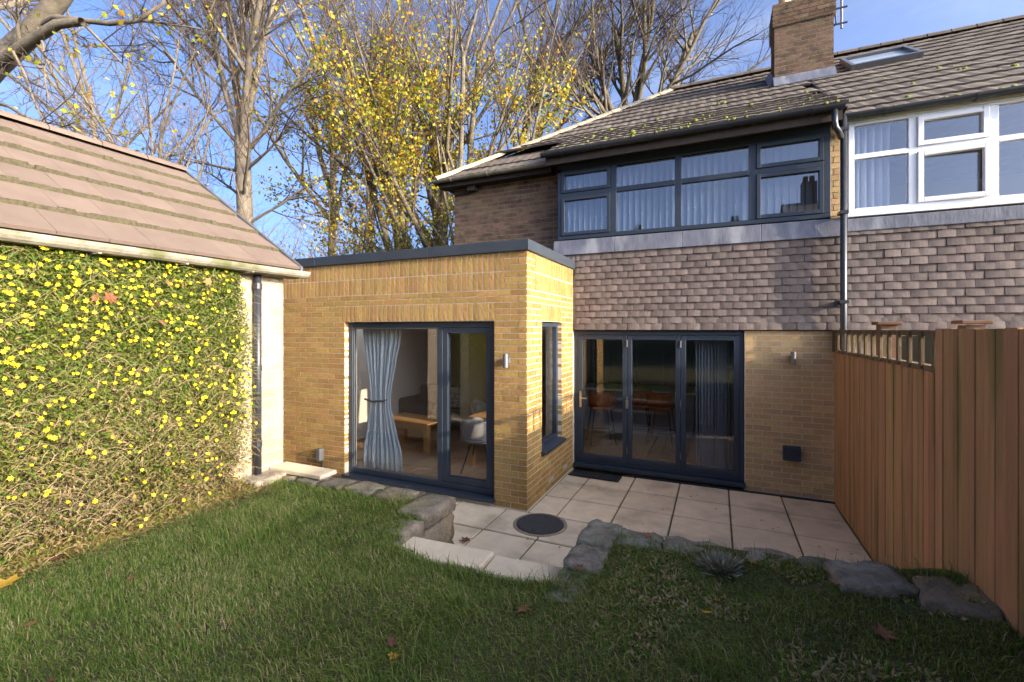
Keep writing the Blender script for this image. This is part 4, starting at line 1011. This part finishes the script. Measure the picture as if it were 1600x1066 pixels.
def stool(label, loc, rz):
    t_ = thing('bar_stool', label, 'bar stool', loc, rz, local=True, group='tan bar stools at the island')
    MB().box(-.2, .2, -.2, .2, .64, .70).build('seat', 'orange', t_, bevel=.02)
    vs = []; fs = []; n = 10
    for i in range(4):
        z = .72+.24*i/3
        for j in range(n): th = math.pi*(.12+.76*j/(n-1)); vs.append((.24*math.cos(th), -.02-.2*math.sin(th), z))
    for i in range(3):
        for j in range(n-1): fs.append((i*n+j, i*n+j+1, (i+1)*n+j+1, (i+1)*n+j))
    o = MB().add(vs, fs).build('backrest', 'orange', t_, smooth=True); o.modifiers.new('thick', 'SOLIDIFY').thickness = .03
    for sx in (-1, 1):
        for sy in (-1, 1): MB().tube([(sx*.15, sy*.15, .64), (sx*.23, sy*.22, 0)], .011, 6).build('leg', 'black', t_)
    MB().tube([(-.21, -.2, .22), (.21, -.2, .22)], .009, 6).tube([(-.21, .2, .22), (.21, .2, .22)], .009, 6).tube([(-.21, -.2, .22), (-.21, .2, .22)], .009, 6).tube([(.21, -.2, .22), (.21, .2, .22)], .009, 6).build('foot_rail', 'black', t_)
    MB().tube([(-.08, -.235, .78), (-.08, -.24, .88), (.08, -.24, .88), (.08, -.235, .78)], .008, 6).build('back_handle', 'black', t_)
stool('tan bar stool seen through the left leaf of the bifold door', (-1.95, 8.35, .068), R(25))
stool('tan bar stool in the middle, by the island', (-1.35, 8.85, .068), R(3))
stool('tan bar stool farthest right at the island', (-.92, 8.75, .068), R(-6))
vanes('vertical_blind', 'grey vertical blind gathered at the right of the bifold door', -.28, .22, .12, 2.05, YF+.25, .042, 'ground floor blind', tilt=65)

# ================================================================== LEAF / GRASS HELPERS
def quads_leaf(P, D, N_, L_, Wd, rndv, bend=.25):
    """diamond leaves of 4 verts (two tris): base, left, tip, right"""
    P = np.asarray(P); n = len(P)
    D = D/np.linalg.norm(D, axis=1, keepdims=True); Sd = np.cross(D, N_); Sd /= np.maximum(np.linalg.norm(Sd, axis=1, keepdims=True), 1e-6); U = np.cross(Sd, D)
    L_ = np.broadcast_to(L_, n)[:, None]; Wd = np.broadcast_to(Wd, n)[:, None]
    v = np.stack([P, P+D*L_*.5-Sd*Wd*.5+U*L_*bend*.4, P+D*L_, P+D*L_*.5+Sd*Wd*.5+U*L_*bend*.4], 1).reshape(-1, 3)
    i = np.arange(n)*4; f = np.concatenate([np.stack([i, i+1, i+2], 1), np.stack([i, i+2, i+3], 1)])
    return v, f, np.repeat(rndv, 4)
def rand_dirs(n): d_ = rng.normal(size=(n, 3)); return d_/np.linalg.norm(d_, axis=1, keepdims=True)

# ------------------------------------------------------------------ grass
def grass(name, n, sel, hmin, hmax, label, wid=.0042, brown=0.0, seed=1):
    r = np.random.default_rng(seed)
    x = r.uniform(XG+.02, XFN-.03, n); y = r.uniform(-1.2, 3.56, n)
    depth = x*FW.x+y*FW.y
    keep = (depth > 1.15) & ~hole(x, y) & sel(x, y, r)
    x, y = x[keep], y[keep]; n = len(x); z = lawn_z(x, y)-.004
    cl = vnoise(x*3.2, y*3.2, 11)*.6+vnoise(x*9, y*9, 12)*.4
    dry = vnoise(x*1.7+3, y*1.7, 21)*.6+vnoise(x*7, y*7, 22)*.4
    h = (hmin+(hmax-hmin)*r.random(n))*(.55+.9*cl)
    th = r.uniform(0, 6.283, n)+0; lean = r.uniform(.25, 1.5, n)*h
    flow = 2.5+2*vnoise(x*1.1, y*1.1, 31); th = np.where(r.random(n) < .5, flow+r.normal(0, .6, n), th)
    dx, dy = np.cos(th), np.sin(th); w = wid*r.uniform(.6, 1.3, n)*.5
    px_, py_ = -dy*w, dx*w
    v = np.empty((n, 5, 3)); 
    v[:, 0] = np.stack([x-px_, y-py_, z], 1); v[:, 1] = np.stack([x+px_, y+py_, z], 1)
    mx_, my_, mz_ = x+dx*lean*.35, y+dy*lean*.35, z+h*.62
    v[:, 2] = np.stack([mx_+px_*.8, my_+py_*.8, mz_], 1); v[:, 3] = np.stack([mx_-px_*.8, my_-py_*.8, mz_], 1)
    v[:, 4] = np.stack([x+dx*lean, y+dy*lean, z+h*np.where(lean > h*.8, .75, 1)], 1)
    i = np.arange(n)*5; f = np.concatenate([np.stack([i, i+1, i+2], 1), np.stack([i, i+2, i+3], 1), np.stack([i+3, i+2, i+4], 1)])
    a = np.clip(.05+.55*r.random(n)*(.5+cl*.6)+(r.random(n) < (.16+.75*np.clip(dry-.45, 0, 1)+brown))*r.uniform(.3, .5, n), 0, 1)
    o = link(name, np_mesh(name, v.reshape(-1, 3), f, np.repeat(a, 5)), 'grass'); tag(o, label, 'grass', kind='stuff')
right = lambda x, y: (x > -.75)
grass('lawn_grass', 330000, lambda x, y, r: (r.random(len(x)) < np.where((x > -.4) & (vnoise(x*2.5, y*2.5, 41) > .48), .25, 1)), .016, .046, 'short rough grass of the lawn', brown=.20)
grass('long_grass', 60000, lambda x, y, r: (((np.abs(y-2.68) < .06) & (x > -2.4) & (x < -.8)) | ((y > 3.2) & (r.random(len(x)) < .5)) | ((x < XG+.35) & (r.random(len(x)) < .6)) | (vnoise(x*2.2, y*2.2, 51) > .8)), .06, .12, 'longer grass along the lawn edges', wid=.0038, brown=.08, seed=5)
# moss cushions and weeds on the right bank
n = 30000; x = rng.uniform(-.6, 1.3, n); y = rng.uniform(1.0, 3.4, n); k = (vnoise(x*2.5, y*2.5, 41) > .5) & (x*FW.x+y*FW.y > 1.2); x, y = x[k], y[k]
v, f, a = quads_leaf(np.stack([x, y, lawn_z(x, y)], 1), rand_dirs(len(x))*np.array([1, 1, .3])+np.array([0, 0, .5]), rand_dirs(len(x)), rng.uniform(.015, .05, len(x)), rng.uniform(.006, .02, len(x)), np.where(rng.random(len(x)) < .55, rng.uniform(.7, 1, len(x)), rng.uniform(0, .5, len(x))))
tag(link('moss_and_weeds', np_mesh('moss_and_weeds', v, f, a), 'grass'), 'brownish moss and small weeds on the bank by the fence', 'weeds', kind='stuff')
# pale ornamental tuft on the bank
n = 1100; th = rng.uniform(0, 6.283, n); rr = rng.uniform(.0, .07, n); x = .02+rr*np.cos(th); y = 3.22+rr*np.sin(th)
D = np.stack([np.cos(th)*.75, np.sin(th)*.75, rng.uniform(.2, 1.1, n)], 1)+rand_dirs(n)*.25
v, f, a = quads_leaf(np.stack([x, y, lawn_z(x, y)], 1), D, rand_dirs(n), rng.uniform(.05, .13, n), .0018, rng.uniform(.2, .55, n))
tag(link('grass_tuft', np_mesh('grass_tuft', v, f, a), mat('blue_grass', (.36, .33, .21), (.46, .42, .30), 20, .7)), 'grey green tuft of fine grass on top of the bank', 'grass tuft')

# ------------------------------------------------------------------ fallen leaves
def leaf_mesh(seed, size):
    r = random.Random(seed); m = MB(); pts = [(0, -.5), (.18, -.28), (.5, -.32), (.34, -.05), (.55, .22), (.2, .2), (0, .6), (-.2, .2), (-.52, .25), (-.34, -.05), (-.5, -.3), (-.18, -.28)]
    cz = .0; vs = [(0, 0, .02*size)]
    cu_ = r.uniform(.2, .55)
    for a, c in pts:
        a += r.uniform(-.06, .06); c += r.uniform(-.06, .06); vs.append((a*size, c*size, size*(cu_*(a*a)+.35*cu_*c*c*r.uniform(.5, 1.4)+.02)))
    n = len(pts); m.add(vs, [(0, 1+i, 1+(i+1) % n) for i in range(n)]); m.a = [0]*len(vs)
    m.tube([(0, -.5*size, .03*size), (.03*size, -.85*size, .1*size)], .012*size, 4, a=0)
    return m
def leaf(label, px, py, zplane, size, mt='dleaf', seed=0, lawn_=True, group=None):
    q = on(px, py, (0, 0, 1), zplane)
    if lawn_:
        for _ in range(4): q = on(px, py, (0, 0, 1), float(lawn_z(q.x, q.y))+.03)
    o = leaf_mesh(seed, size).build('fallen_leaf', mt, smooth=False); o.location = q; o.rotation_euler = (random.uniform(-.3, .3), random.uniform(-.3, .3), random.uniform(0, 6))
    tag(o, label, 'leaf', group or 'fallen autumn leaves'); return o
leaf('curled brown and cream leaf on the lawn below the step slabs', 817, 953, .5, .085, seed=1)
leaf('yellow leaf lying in the lawn beside a purple grey leaf', 614, 1026, .5, .05, 'yleaf', 2)
leaf('purplish grey leaf lying in the lawn', 613, 1003, .5, .06, 'dleaf', 3)
leaf('orange yellow leaf on the grass of the right bank', 1104, 957, .6, .06, 'yleaf', 4)
leaf('brown leaf standing in the grass near the bank\'s back edge', 1012, 836, .6, .075, 'dleaf', 5)
leaf('curled dark brown leaves on the bank near the fence', 1380, 990, .65, .10, 'dleaf', 6)
leaf('red brown leaf resting on the stone edging', 905, 885, .63, .07, 'dleaf', 7, False)
leaf('large curled brown leaf on the patio beside the retaining wall', 727, 844, .02, .12, 'dleaf', 8, False)
leaf('pale brown leaf on the bank by the grey boulder', 1175, 877, .63, .06, 'dleaf', 9)
leaf('rusty leaf under the boulder at the right', 1308, 910, .66, .08, 'dleaf', 10)
leaf('large yellow leaf at the foot of the climber in the left corner', 12, 910, .5, .12, 'yleaf', 11)
leaf('large orange leaf lying at the foot of the climber', 92, 872, .5, .12, 'dleaf', 12)
leaf('small reddish leaf in the lawn at the left', 205, 903, .5, .05, 'dleaf', 13)
leaf('brown leaf in the lawn bottom left', 48, 975, .5, .06, 'dleaf', 14)
# small litter
m = MB(); r_ = random.Random(5)
for _ in range(150):
    if _ < 60: x, y, z = r_.uniform(-2.0, 1.2), r_.uniform(3.7, 6.8), .004
    else:
        x, y = r_.uniform(-4.4, 1.3), r_.uniform(.3, 3.4); z = float(lawn_z(x, y))+.02
        if hole(np.array(x), np.array(y)): continue
    if x < XE+.05 and y > YE-.05: continue
    lm = leaf_mesh(r_.randrange(999), r_.uniform(.015, .035)); a = r_.uniform(0, 6.28); rv = r_.random()
    m.add([(x+p[0]*math.cos(a)-p[1]*math.sin(a), y+p[0]*math.sin(a)+p[1]*math.cos(a), z+p[2]) for p in lm.v], lm.f, rv)
tag(m.build('leaf_litter', 'dleaf'), 'scattered small dead leaves over paving and lawn', 'leaf litter', kind='stuff')

# ================================================================== WINTER JASMINE ON THE GARAGE
ja = thing('climbing_jasmine', 'yellow flowering winter jasmine covering the garage wall', 'climber', (XG+.2, 1.5, .5))
def jdepth(y, z):      # outward bulge from wall
    return .10+.22*np.clip((2.75-z)/2.2, 0, 1)+.08*vnoise(y*3, z*3, 61)
def jin(y, z): return y < 3.20-.22*vnoise(z*2.5, z*0+3, 63)-.25*np.clip((1.2-z)/.7, 0, 1)
n = 150000; y = rng.uniform(-1.6, 3.25, n); z = .5+2.27*rng.random(n)
dens = np.clip(.45+.65*(z-.9)/1.6+.5*(vnoise(y*2.2, z*2.2, 62)-.5), .16, 1)
k = jin(y, z) & (rng.random(n) < dens); y, z = y[k], z[k]; n = len(y)
dpt = jdepth(y, z)*np.sqrt(rng.random(n)); P = np.stack([XG+.015+dpt, y, z], 1)
D = rand_dirs(n)+np.array([.5, 0, -.2]); dryp = np.clip(.12+.55*(1.7-z)/1.3, .06, .6)
a = np.where(rng.random(n) < dryp, rng.uniform(.65, 1, n), rng.uniform(0, .62, n))
v, f, a = quads_leaf(P, D, rand_dirs(n), rng.uniform(.02, .05, n), rng.uniform(.008, .018, n), a)
link('foliage', np_mesh('foliage', v, f, a), 'jleaf', ja, kind='stuff')
n = 60000; y = rng.uniform(-1.6, 3.2, n); z = .5+2.25*rng.random(n)**1.15; k = jin(y, z); y, z = y[k], z[k]; n = len(y)
P = np.stack([XG+.012+jdepth(y, z)*rng.uniform(0, .45, n), y, z], 1)
v, f, a = quads_leaf(P, rand_dirs(n)+np.array([.1, 0, -.5]), rand_dirs(n), rng.uniform(.03, .09, n), rng.uniform(.006, .016, n), np.where(rng.random(n) < .35, rng.uniform(0, .3, n), rng.uniform(.8, 1, n)))
link('inner_thatch', np_mesh('inner_thatch', v, f, a), mat('dead_stem', (1, 1, 1), rough=.9, ramp=('attr', [(0, (.035, .045, .012)), (.5, (.07, .055, .025)), (1, (.16, .11, .055))])), ja, kind='stuff')
# stems: arching hanging shoots as thin three sided tubes
m = MB(); r_ = random.Random(3)
for i in range(6000):
    y0_ = r_.uniform(-1.6, 3.25); z0_ = .55+2.15*r_.random()**.8
    if not jin(np.array(y0_), np.array(z0_)): continue
    L_ = r_.uniform(.10, .38); a0 = r_.uniform(-1.1, 1.1); x_ = XG+.02+float(jdepth(np.array(y0_), np.array(z0_)))*r_.uniform(.3, 1)
    pts = []; vy, vz, vx = math.sin(a0), .6*math.cos(a0), r_.uniform(-.1, .35)
    px_, py_, pz_ = x_, y0_, z0_
    for s_ in range(5):
        pts.append((max(px_, XG+.01), py_, max(pz_, .53))); px_ += vx*L_/4; py_ += vy*L_/4; pz_ += vz*L_/4; vz -= .42; vx -= .05
    m.tube(pts, [.0021, .002, .0018, .0015, .0008], 3, False, a=min(1, max(0, r_.gauss(.75-.25*(z0_-.6), .25))))
for i in range(40):      # shoots sticking out past the pipe towards the house
    z0_ = r_.uniform(.9, 2.6); y0_ = 3.0; L_ = r_.uniform(.25, .55)
    pts = [(XG+.12+.02*j, y0_+L_*j/4, z0_-.10*L_*j*j/4+.03*j) for j in range(5)]
    m.tube(pts, [.002, .0018, .0015, .0012, .0008], 3, False, a=r_.uniform(0, .5))
m.build('stems', 'jstem', ja, kind='stuff')
# flowers: six petals each
n = 2300; y = rng.uniform(-1.6, 3.28, n); z = .6+2.2*rng.random(n)**.7; k = jin(y, z) & (rng.random(n) < np.clip(.35+.9*vnoise(y*2.6, z*2.6, 71), 0, 1)*np.clip(.45+(z-1)/1.6, .25, 1)); y, z = y[k], z[k]; n = len(y)
P = np.stack([XG+.03+jdepth(y, z)*rng.uniform(.8, 1.1, n), y, z], 1); Nrm = rand_dirs(n)*.6+np.array([1, -.1, .35]); Nrm /= np.linalg.norm(Nrm, axis=1, keepdims=True)
t1 = np.cross(Nrm, rand_dirs(n)); t1 /= np.linalg.norm(t1, axis=1, keepdims=True); t2 = np.cross(Nrm, t1)
VV, FF, off = [], [], 0
sz = rng.uniform(.012, .022, n)
for q in range(6):
    c, s_ = math.cos(q*math.pi/3), math.sin(q*math.pi/3)
    v, f, _ = quads_leaf(P, t1*c+t2*s_+Nrm*.15, Nrm, sz, sz*.62, np.zeros(n)); VV.append(v); FF.append(f+off); off += len(v)
link('flowers', np_mesh('flowers', np.concatenate(VV), np.concatenate(FF)), 'petal', ja, kind='stuff')
for i, (px, py) in enumerate(((172, 466), (262, 442), (150, 465), (245, 475), (255, 505), (325, 440), (285, 445))):
    q = on(px, py, (1, 0, 0), XG+.27); o = leaf_mesh(60+i, .075 if i else .1).build('caught_leaf', 'dleaf', ja); o.location = q; o.rotation_euler = (r_.uniform(-.5, .5), R(70)+r_.uniform(-.4, .4), r_.uniform(0, 6))
# dry straw and thatch at the foot
n = 16000; y = rng.uniform(-1.2, 3.2, n); x = XG+.05+np.abs(rng.normal(0, .2, n)); P = np.stack([x, y, lawn_z(x, y)+rng.uniform(0, .10, n)*np.exp(-(x-XG)*3)], 1)
D = rand_dirs(n)*np.array([1, 1, .45]); v, f, a = quads_leaf(P, D, rand_dirs(n), rng.uniform(.03, .09, n), rng.uniform(.004, .012, n), np.clip(rng.normal(.85, .15, n), 0, 1))
tag(link('dry_litter', np_mesh('dry_litter', v, f, a), 'jleaf'), 'straw coloured dry stems and leaves at the foot of the climber', 'litter', kind='stuff')

# ================================================================== TREES
class Tree:
    def __init__(s, seed): s.r = random.Random(seed); s.big = MB(); s.mid = []; s.tips = []
    def grow(s, p, d_, L_, rad, lev, maxlev, spread, nch, up=.12, wob=.12, keep=.62):
        r = s.r; n = 6 if lev == 0 else 5 if lev < 3 else 4 if lev < maxlev else 3
        pts = [p.copy()]; rs = [rad]; q = p.copy(); dd = d_.copy(); seg = L_/(n-1); ends = rad*(.62 if lev < 2 else .4)
        dirs = [dd.copy()]
        for i in range(1, n):
            dd = (dd + Vector((r.gauss(0, wob), r.gauss(0, wob), r.gauss(0, wob*.7)+up*(1 if lev else .3)))).normalized()
            q = q+dd*seg; pts.append(q.copy()); rs.append(rad+(ends-rad)*i/(n-1)); dirs.append(dd.copy())
        if lev <= 2: s.big.tube(pts, rs, 8 if lev < 2 else 6, False)
        else: s.mid.append((pts, rs))
        if lev >= maxlev-1: s.tips += [(pts[-1], dirs[-1]), (pts[len(pts)//2], dirs[len(pts)//2])]
        if lev >= maxlev: return
        k = nch[min(lev, len(nch)-1)]
        for c in range(k):
            t = .28+.72*(c+r.uniform(.2, .9))/k if lev else .45+.55*(c+r.uniform(.1, .9))/k
            t = min(t, .995)*(n-1); i = int(t); fr_ = t-i; pp = pts[i].lerp(pts[min(i+1, n-1)], fr_); base = dirs[min(i+1, n-1)]
            ax = base.orthogonal().normalized(); ax.rotate(__import__('mathutils').Quaternion(base, r.uniform(0, 6.283)))
            ang = R(spread)*r.uniform(.6, 1.35)*(1 if c < k-1 else .35)
            nd = (base*math.cos(ang)+ax*math.sin(ang)).normalized()
            rr = (rs[i]+(rs[min(i+1, n-1)]-rs[i])*fr_)*r.uniform(.5, .72 if c < k-1 else .85)
            s.grow(pp, nd, L_*keep*r.uniform(.7, 1.2)*(1.15 if c == k-1 else 1), max(rr, .0035), lev+1, maxlev, spread, nch, up, wob, keep)
    def build(s, name, label, loc, bark, twig, leaves=0, lsize=.09, lz=None, lrnd=(0, 1), leafw=.75, group=None):
        t_ = thing(name, label, 'tree', loc, group=group)
        s.big.build('trunk', bark, t_, smooth=True)
        V, F, o = [], [], 0
        for pts, rs in s.mid:
            k = len(pts); n = 3
            P = np.array([tuple(p) for p in pts]); T_ = np.gradient(P, axis=0); T_ /= np.maximum(np.linalg.norm(T_, axis=1, keepdims=True), 1e-9)
            A = np.cross(T_, np.array([.31, .52, .79])); A /= np.maximum(np.linalg.norm(A, axis=1, keepdims=True), 1e-9); B = np.cross(T_, A); rs_ = np.array(rs)[:, None]
            for j in range(n):
                th = 6.283*j/n; V.append(P+(A*math.cos(th)+B*math.sin(th))*rs_)
            base = o + np.arange(k-1)
            for j in range(n):
                j2 = (j+1) % n; F.append(np.stack([base+j*k, base+j2*k, base+j2*k+1, base+j*k+1], 1))
            o += k*n
        link('twigs', np_mesh('twigs', np.concatenate(V), np.concatenate(F)), twig, t_, kind='stuff')
        if leaves:
            tips = [q for q in s.tips if lz is None or (lz(q[0]) > rng.random())]
            idx = rng.integers(0, len(tips), leaves); P = np.array([tuple(tips[i][0]) for i in idx])+rng.normal(0, .10, (leaves, 3))
            a = np.clip(rng.normal((lrnd[0]+lrnd[1])/2, (lrnd[1]-lrnd[0])/3, leaves), 0, 1); ls = lsize*rng.uniform(.6, 1.3, leaves)
            v, f, a = quads_leaf(P, rand_dirs(leaves)+np.array([0, 0, -.4]), rand_dirs(leaves), ls, ls*leafw, a); link('leaves', np_mesh('leaves', v, f, a), 'tleaf', t_, kind='stuff')
        return t_
def at(px, py, d_): v_ = ray(px, py)*d_; return Vector((v_.x, v_.y, CAMZ+v_.z))
def gp_(px, d_): v_ = at(px, 515, d_); return Vector((v_.x, v_.y, -.05))
U = Vector((0, 0, 1))
# A: pale forked tree left
T_ = Tree(11); b0 = gp_(392, 12.5); fk = at(378, 215, 12.5); T_.big.tube([b0, b0.lerp(fk, .5)+Vector((.05, 0, 0)), fk], [.26, .21, .19], 10, False)
for px, py, rr in ((372, -60, .105), (392, -80, .10), (450, -60, .10), (300, -20, .075), (330, -90, .07), (500, 60, .06), (410, -40, .07), (240, 90, .055)):
    e = at(px, py, 12.5+random.uniform(-1.2, 1.2)); dv = e-fk; T_.grow(fk-U*random.uniform(0, .6), dv.normalized(), dv.length*1.1, rr, 1, 5, 38, [0, 8, 7, 5, 4], .05, .07, .50)
for py in (250, 285, 320):
    for sgn in (-1, 1):
        q = b0.lerp(fk, (515-py+45)/(515-215+45)*.97); T_.grow(q, Vector((sgn*.9, random.uniform(-.5, .5), .35)).normalized(), 2.6, .045, 2, 5, 40, [0, 0, 7, 5, 4], .03, .10, .55)
T_.build('sycamore_tree', 'tall bare pale barked tree forking above the garage roof', b0, 'bark_p', 'twig', 500, .08, lrnd=(.1, .7))
# B: tree with yellow leaves, several stems
T_ = Tree(21); b0 = gp_(690, 14); 
for px0, px, py, rr in ((690, 655, 150, .20), (695, 690, 120, .17), (672, 600, 160, .12), (726, 725, 60, .13), (705, 770, 110, .10), (682, 560, 210, .09), (655, 640, 60, .10), (735, 830, 140, .07)):
    s0 = gp_(px0, 14+random.uniform(-.5, .5)); e = at(px, py, 14+random.uniform(-1, 1)); dv = e-s0
    T_.grow(s0, dv.normalized(), dv.length*1.0, rr, 1, 5, 33, [0, 9, 6, 5, 4], .05, .045, .42)
T_.build('maple_tree', 'many stemmed tree with golden yellow autumn leaves behind the extension', b0, 'bark', 'twig', 24000, .095,
         lz=lambda q: 1.0 if q.z < 8.2 else max(.04, 1-(q.z-8.2)/2.5), lrnd=(.15, .95))
# C: bare spreading tree behind the house roof
T_ = Tree(33); b0 = gp_(985, 20); fk = at(985, 230, 20); T_.big.tube([b0, fk], [.42, .34], 10, False)
for px, py, rr in ((1000, 20, .17), (1090, 0, .16), (930, 30, .15), (860, 40, .13), (1150, 60, .11), (1030, -40, .12), (890, 120, .09), (1180, 110, .09), (960, -60, .12), (830, 100, .09)):
    e = at(px, py, 20+random.uniform(-2, 2)); dv = e-fk; T_.grow(fk-U*random.uniform(0, 1), dv.normalized(), dv.length*.95, rr, 1, 5, 38, [0, 8, 7, 5, 4], .05, .09, .50)
T_.build('bare_tree', 'wide bare tree spreading above the house roof beside the chimney', b0, 'bark', 'twig')
# D: other stems in the background
def simple_tree(name, label, px, d_, h, rad, seed, bark, twig, leaves=0, spread=36, lr=(0, 1), nch=(8, 6, 5, 4), lsz=.1, maxl=4, tilt=0):
    T_ = Tree(seed); b0 = gp_(px, d_); T_.grow(b0, Vector((tilt, 0, 1)).normalized(), h, rad, 0, maxl, spread, list(nch), .06, .05, .46)
    return T_.build(name, label, b0, bark, twig, leaves, lsz, lrnd=lr)
simple_tree('slim_tree', 'slim bare tree at the far left behind the garage ridge', 165, 13, 9, .10, 41, 'bark_p', 'twig', 160, 42, (.1, .6), (14, 6, 5, 4))
simple_tree('slim_tree', 'thin leaning bare sapling between the garage and the forked tree', 250, 12, 7.5, .07, 42, 'bark_p', 'twig_p', 200, 44, (.1, .7), (14, 6, 5, 4))
simple_tree('slim_tree', 'distant bare tree seen between the forked tree and the golden tree', 505, 22, 14, .2, 43, 'bark', 'twig', 0, 38, nch=(14, 7, 6, 4))
simple_tree('slim_tree', 'distant bare tree just left of the golden tree', 585, 20, 15, .18, 44, 'bark', 'twig', 1200, 34, (.3, .9), nch=(14, 7, 6, 4))
simple_tree('slim_tree', 'bare tree rising behind the left end of the roof', 800, 21, 16, .2, 45, 'bark', 'twig', 700, 36, (.4, 1), nch=(14, 7, 6, 4))
# shrubs behind the extension
def shrub(label, px, d_, h, w, seed, leaves, lr, twig='twig_p', lsz=.07):
    T_ = Tree(seed); b0 = gp_(px, d_); r = T_.r
    for i in range(11):
        dv = Vector((r.uniform(-1, 1)*w, r.uniform(-1, 1)*w*.6, h)).normalized(); T_.grow(b0+Vector((r.uniform(-.5, .5), r.uniform(-.4, .4), 0)), dv, h*r.uniform(.6, .95), .035, 1, 4, 42, [0, 8, 6, 5], -.02, .10, .45)
    t_ = T_.build('garden_shrub', label, b0, 'twig_p', twig, leaves, lsz, lrnd=lr); t_['category'] = 'shrub'; t_['group'] = 'shrubs behind the extension'
shrub('twiggy straw coloured shrub beside the garage verge', 420, 11, 4.6, 1.6, 51, 350, (.5, 1))
shrub('reddish brown twiggy shrub above the extension coping', 500, 11.5, 4.4, 2.0, 52, 900, (.6, 1), 'twig')
shrub('olive leaved shrub behind the middle of the extension', 560, 12, 4.3, 1.8, 53, 2600, (.1, .7), 'twig', .09)
shrub('yellow green leafy shrub just left of the house corner', 635, 12, 4.5, 1.5, 54, 3200, (.15, .75), 'twig', .09)
shrub('pale twiggy shrub behind the garage ridge', 330, 13, 5.2, 1.8, 55, 300, (.2, .8))
# E: near tree outside the left edge: heavy limb reaching in
T_ = Tree(61); b0 = Vector((-13.2, 2.4, -.05)); top = Vector((-12.4, 2.6, 4.6)); T_.big.tube([b0, top], [.36, .27], 10, False)
l0 = top; l1 = at(-10, 105, 7.4); l2 = at(55, 45, 7.2); l3 = at(100, -10, 7.0)
T_.big.tube([l0, l1, l2, l3, at(120, -70, 6.8)], [.24, .165, .15, .12, .09], 10, False)
for pts, rr in (([l2, at(85, 27, 7), at(170, 37, 6.9), at(215, 33, 6.8), at(256, 5, 6.7), at(262, -40, 6.7)], .05), ([l1, at(40, 70, 7.0), at(90, 38, 6.8), at(128, 34, 6.7)], .09)):
    T_.big.tube(pts, [rr*(1-.13*i) for i in range(len(pts))], 8, False)
for st, e, rr in (((60, 45), (100, 140), .022), ((85, 30), (140, 75), .02), ((170, 37), (260, 50), .02), ((20, 80), (90, 190), .02), ((128, 34), (230, 120), .025), ((215, 33), (300, 30), .02), ((30, 60), (20, -20), .03), ((-10, 160), (150, 225), .03)):
    s0 = at(*st, 7.0); dv = at(*e, 6.8+random.uniform(-.4, .4))-s0; T_.grow(s0, dv.normalized(), dv.length, rr, 2, 5, 42, [0, 0, 8, 5, 3], -.01, .12, .5)
T_.grow(top, Vector((-.3, .2, 1)).normalized(), 4.5, .2, 1, 4, 38, [0, 7, 6, 4], .05, .08, .5)
T_.build('overhanging_tree', 'grey limb of a near tree reaching in at the upper left corner', b0, 'bark_p', 'twig', 160, .09, lrnd=(.3, .8))

# ================================================================== HOUSES BEHIND THE VIEWER (mirrored in the glass)
def far_house(label, x0, x1, y0, y1, base, eave, ridge, chx):
    t_ = thing('terraced_house', label, 'house', ((x0+x1)/2, (y0+y1)/2, base), group='houses across the gardens')
    MB().box(x0, x1, y0, y1, base, eave).build('wall', 'dwall', t_)
    ym = (y0+y1)/2; m = MB(); m.add([(x0-.2, y0-.3, eave), (x1+.2, y0-.3, eave), (x1+.2, y1+.3, eave), (x0-.2, y1+.3, eave), (x0-.2, ym, ridge), (x1+.2, ym, ridge)], [(3, 2, 1, 0), (0, 1, 5, 4), (2, 3, 4, 5), (1, 2, 5), (3, 0, 4)]); rf = m.build('roof', 'roof', t_)
    for cx in chx: MB().box(cx-.4, cx+.4, ym-.35, ym+.35, ridge-.6, ridge+1.2).box(cx-.3, cx-.05, ym-.13, ym+.13, ridge+1.2, ridge+1.6).box(cx+.05, cx+.3, ym-.13, ym+.13, ridge+1.2, ridge+1.6).build('chimney', 'dwall', t_)
    for i in range(int((x1-x0)/3)):
        for zz in (base+1, base+3.8):
            xx = x0+1+i*3; w_ = MB().box(xx, xx+1.2, y1, y1+.04, zz, zz+1.4).build('window', 'white', t_); MB().box(xx+.1, xx+1.1, y1+.041, y1+.05, zz+.1, zz+1.3).build('pane', 'dark_wall', w_)
far_house('dark stone terrace with chimneys across the gardens, seen only mirrored in glass', -22, 3.0, -36, -28, 1.6, 8.2, 10.8, (-16, -7, 1.5))
far_house('tall stone gabled house mirrored in the right pane of the bay window', 4.0, 7.2, -24, -16, 1.0, 7.4, 10.2, (5.3,))
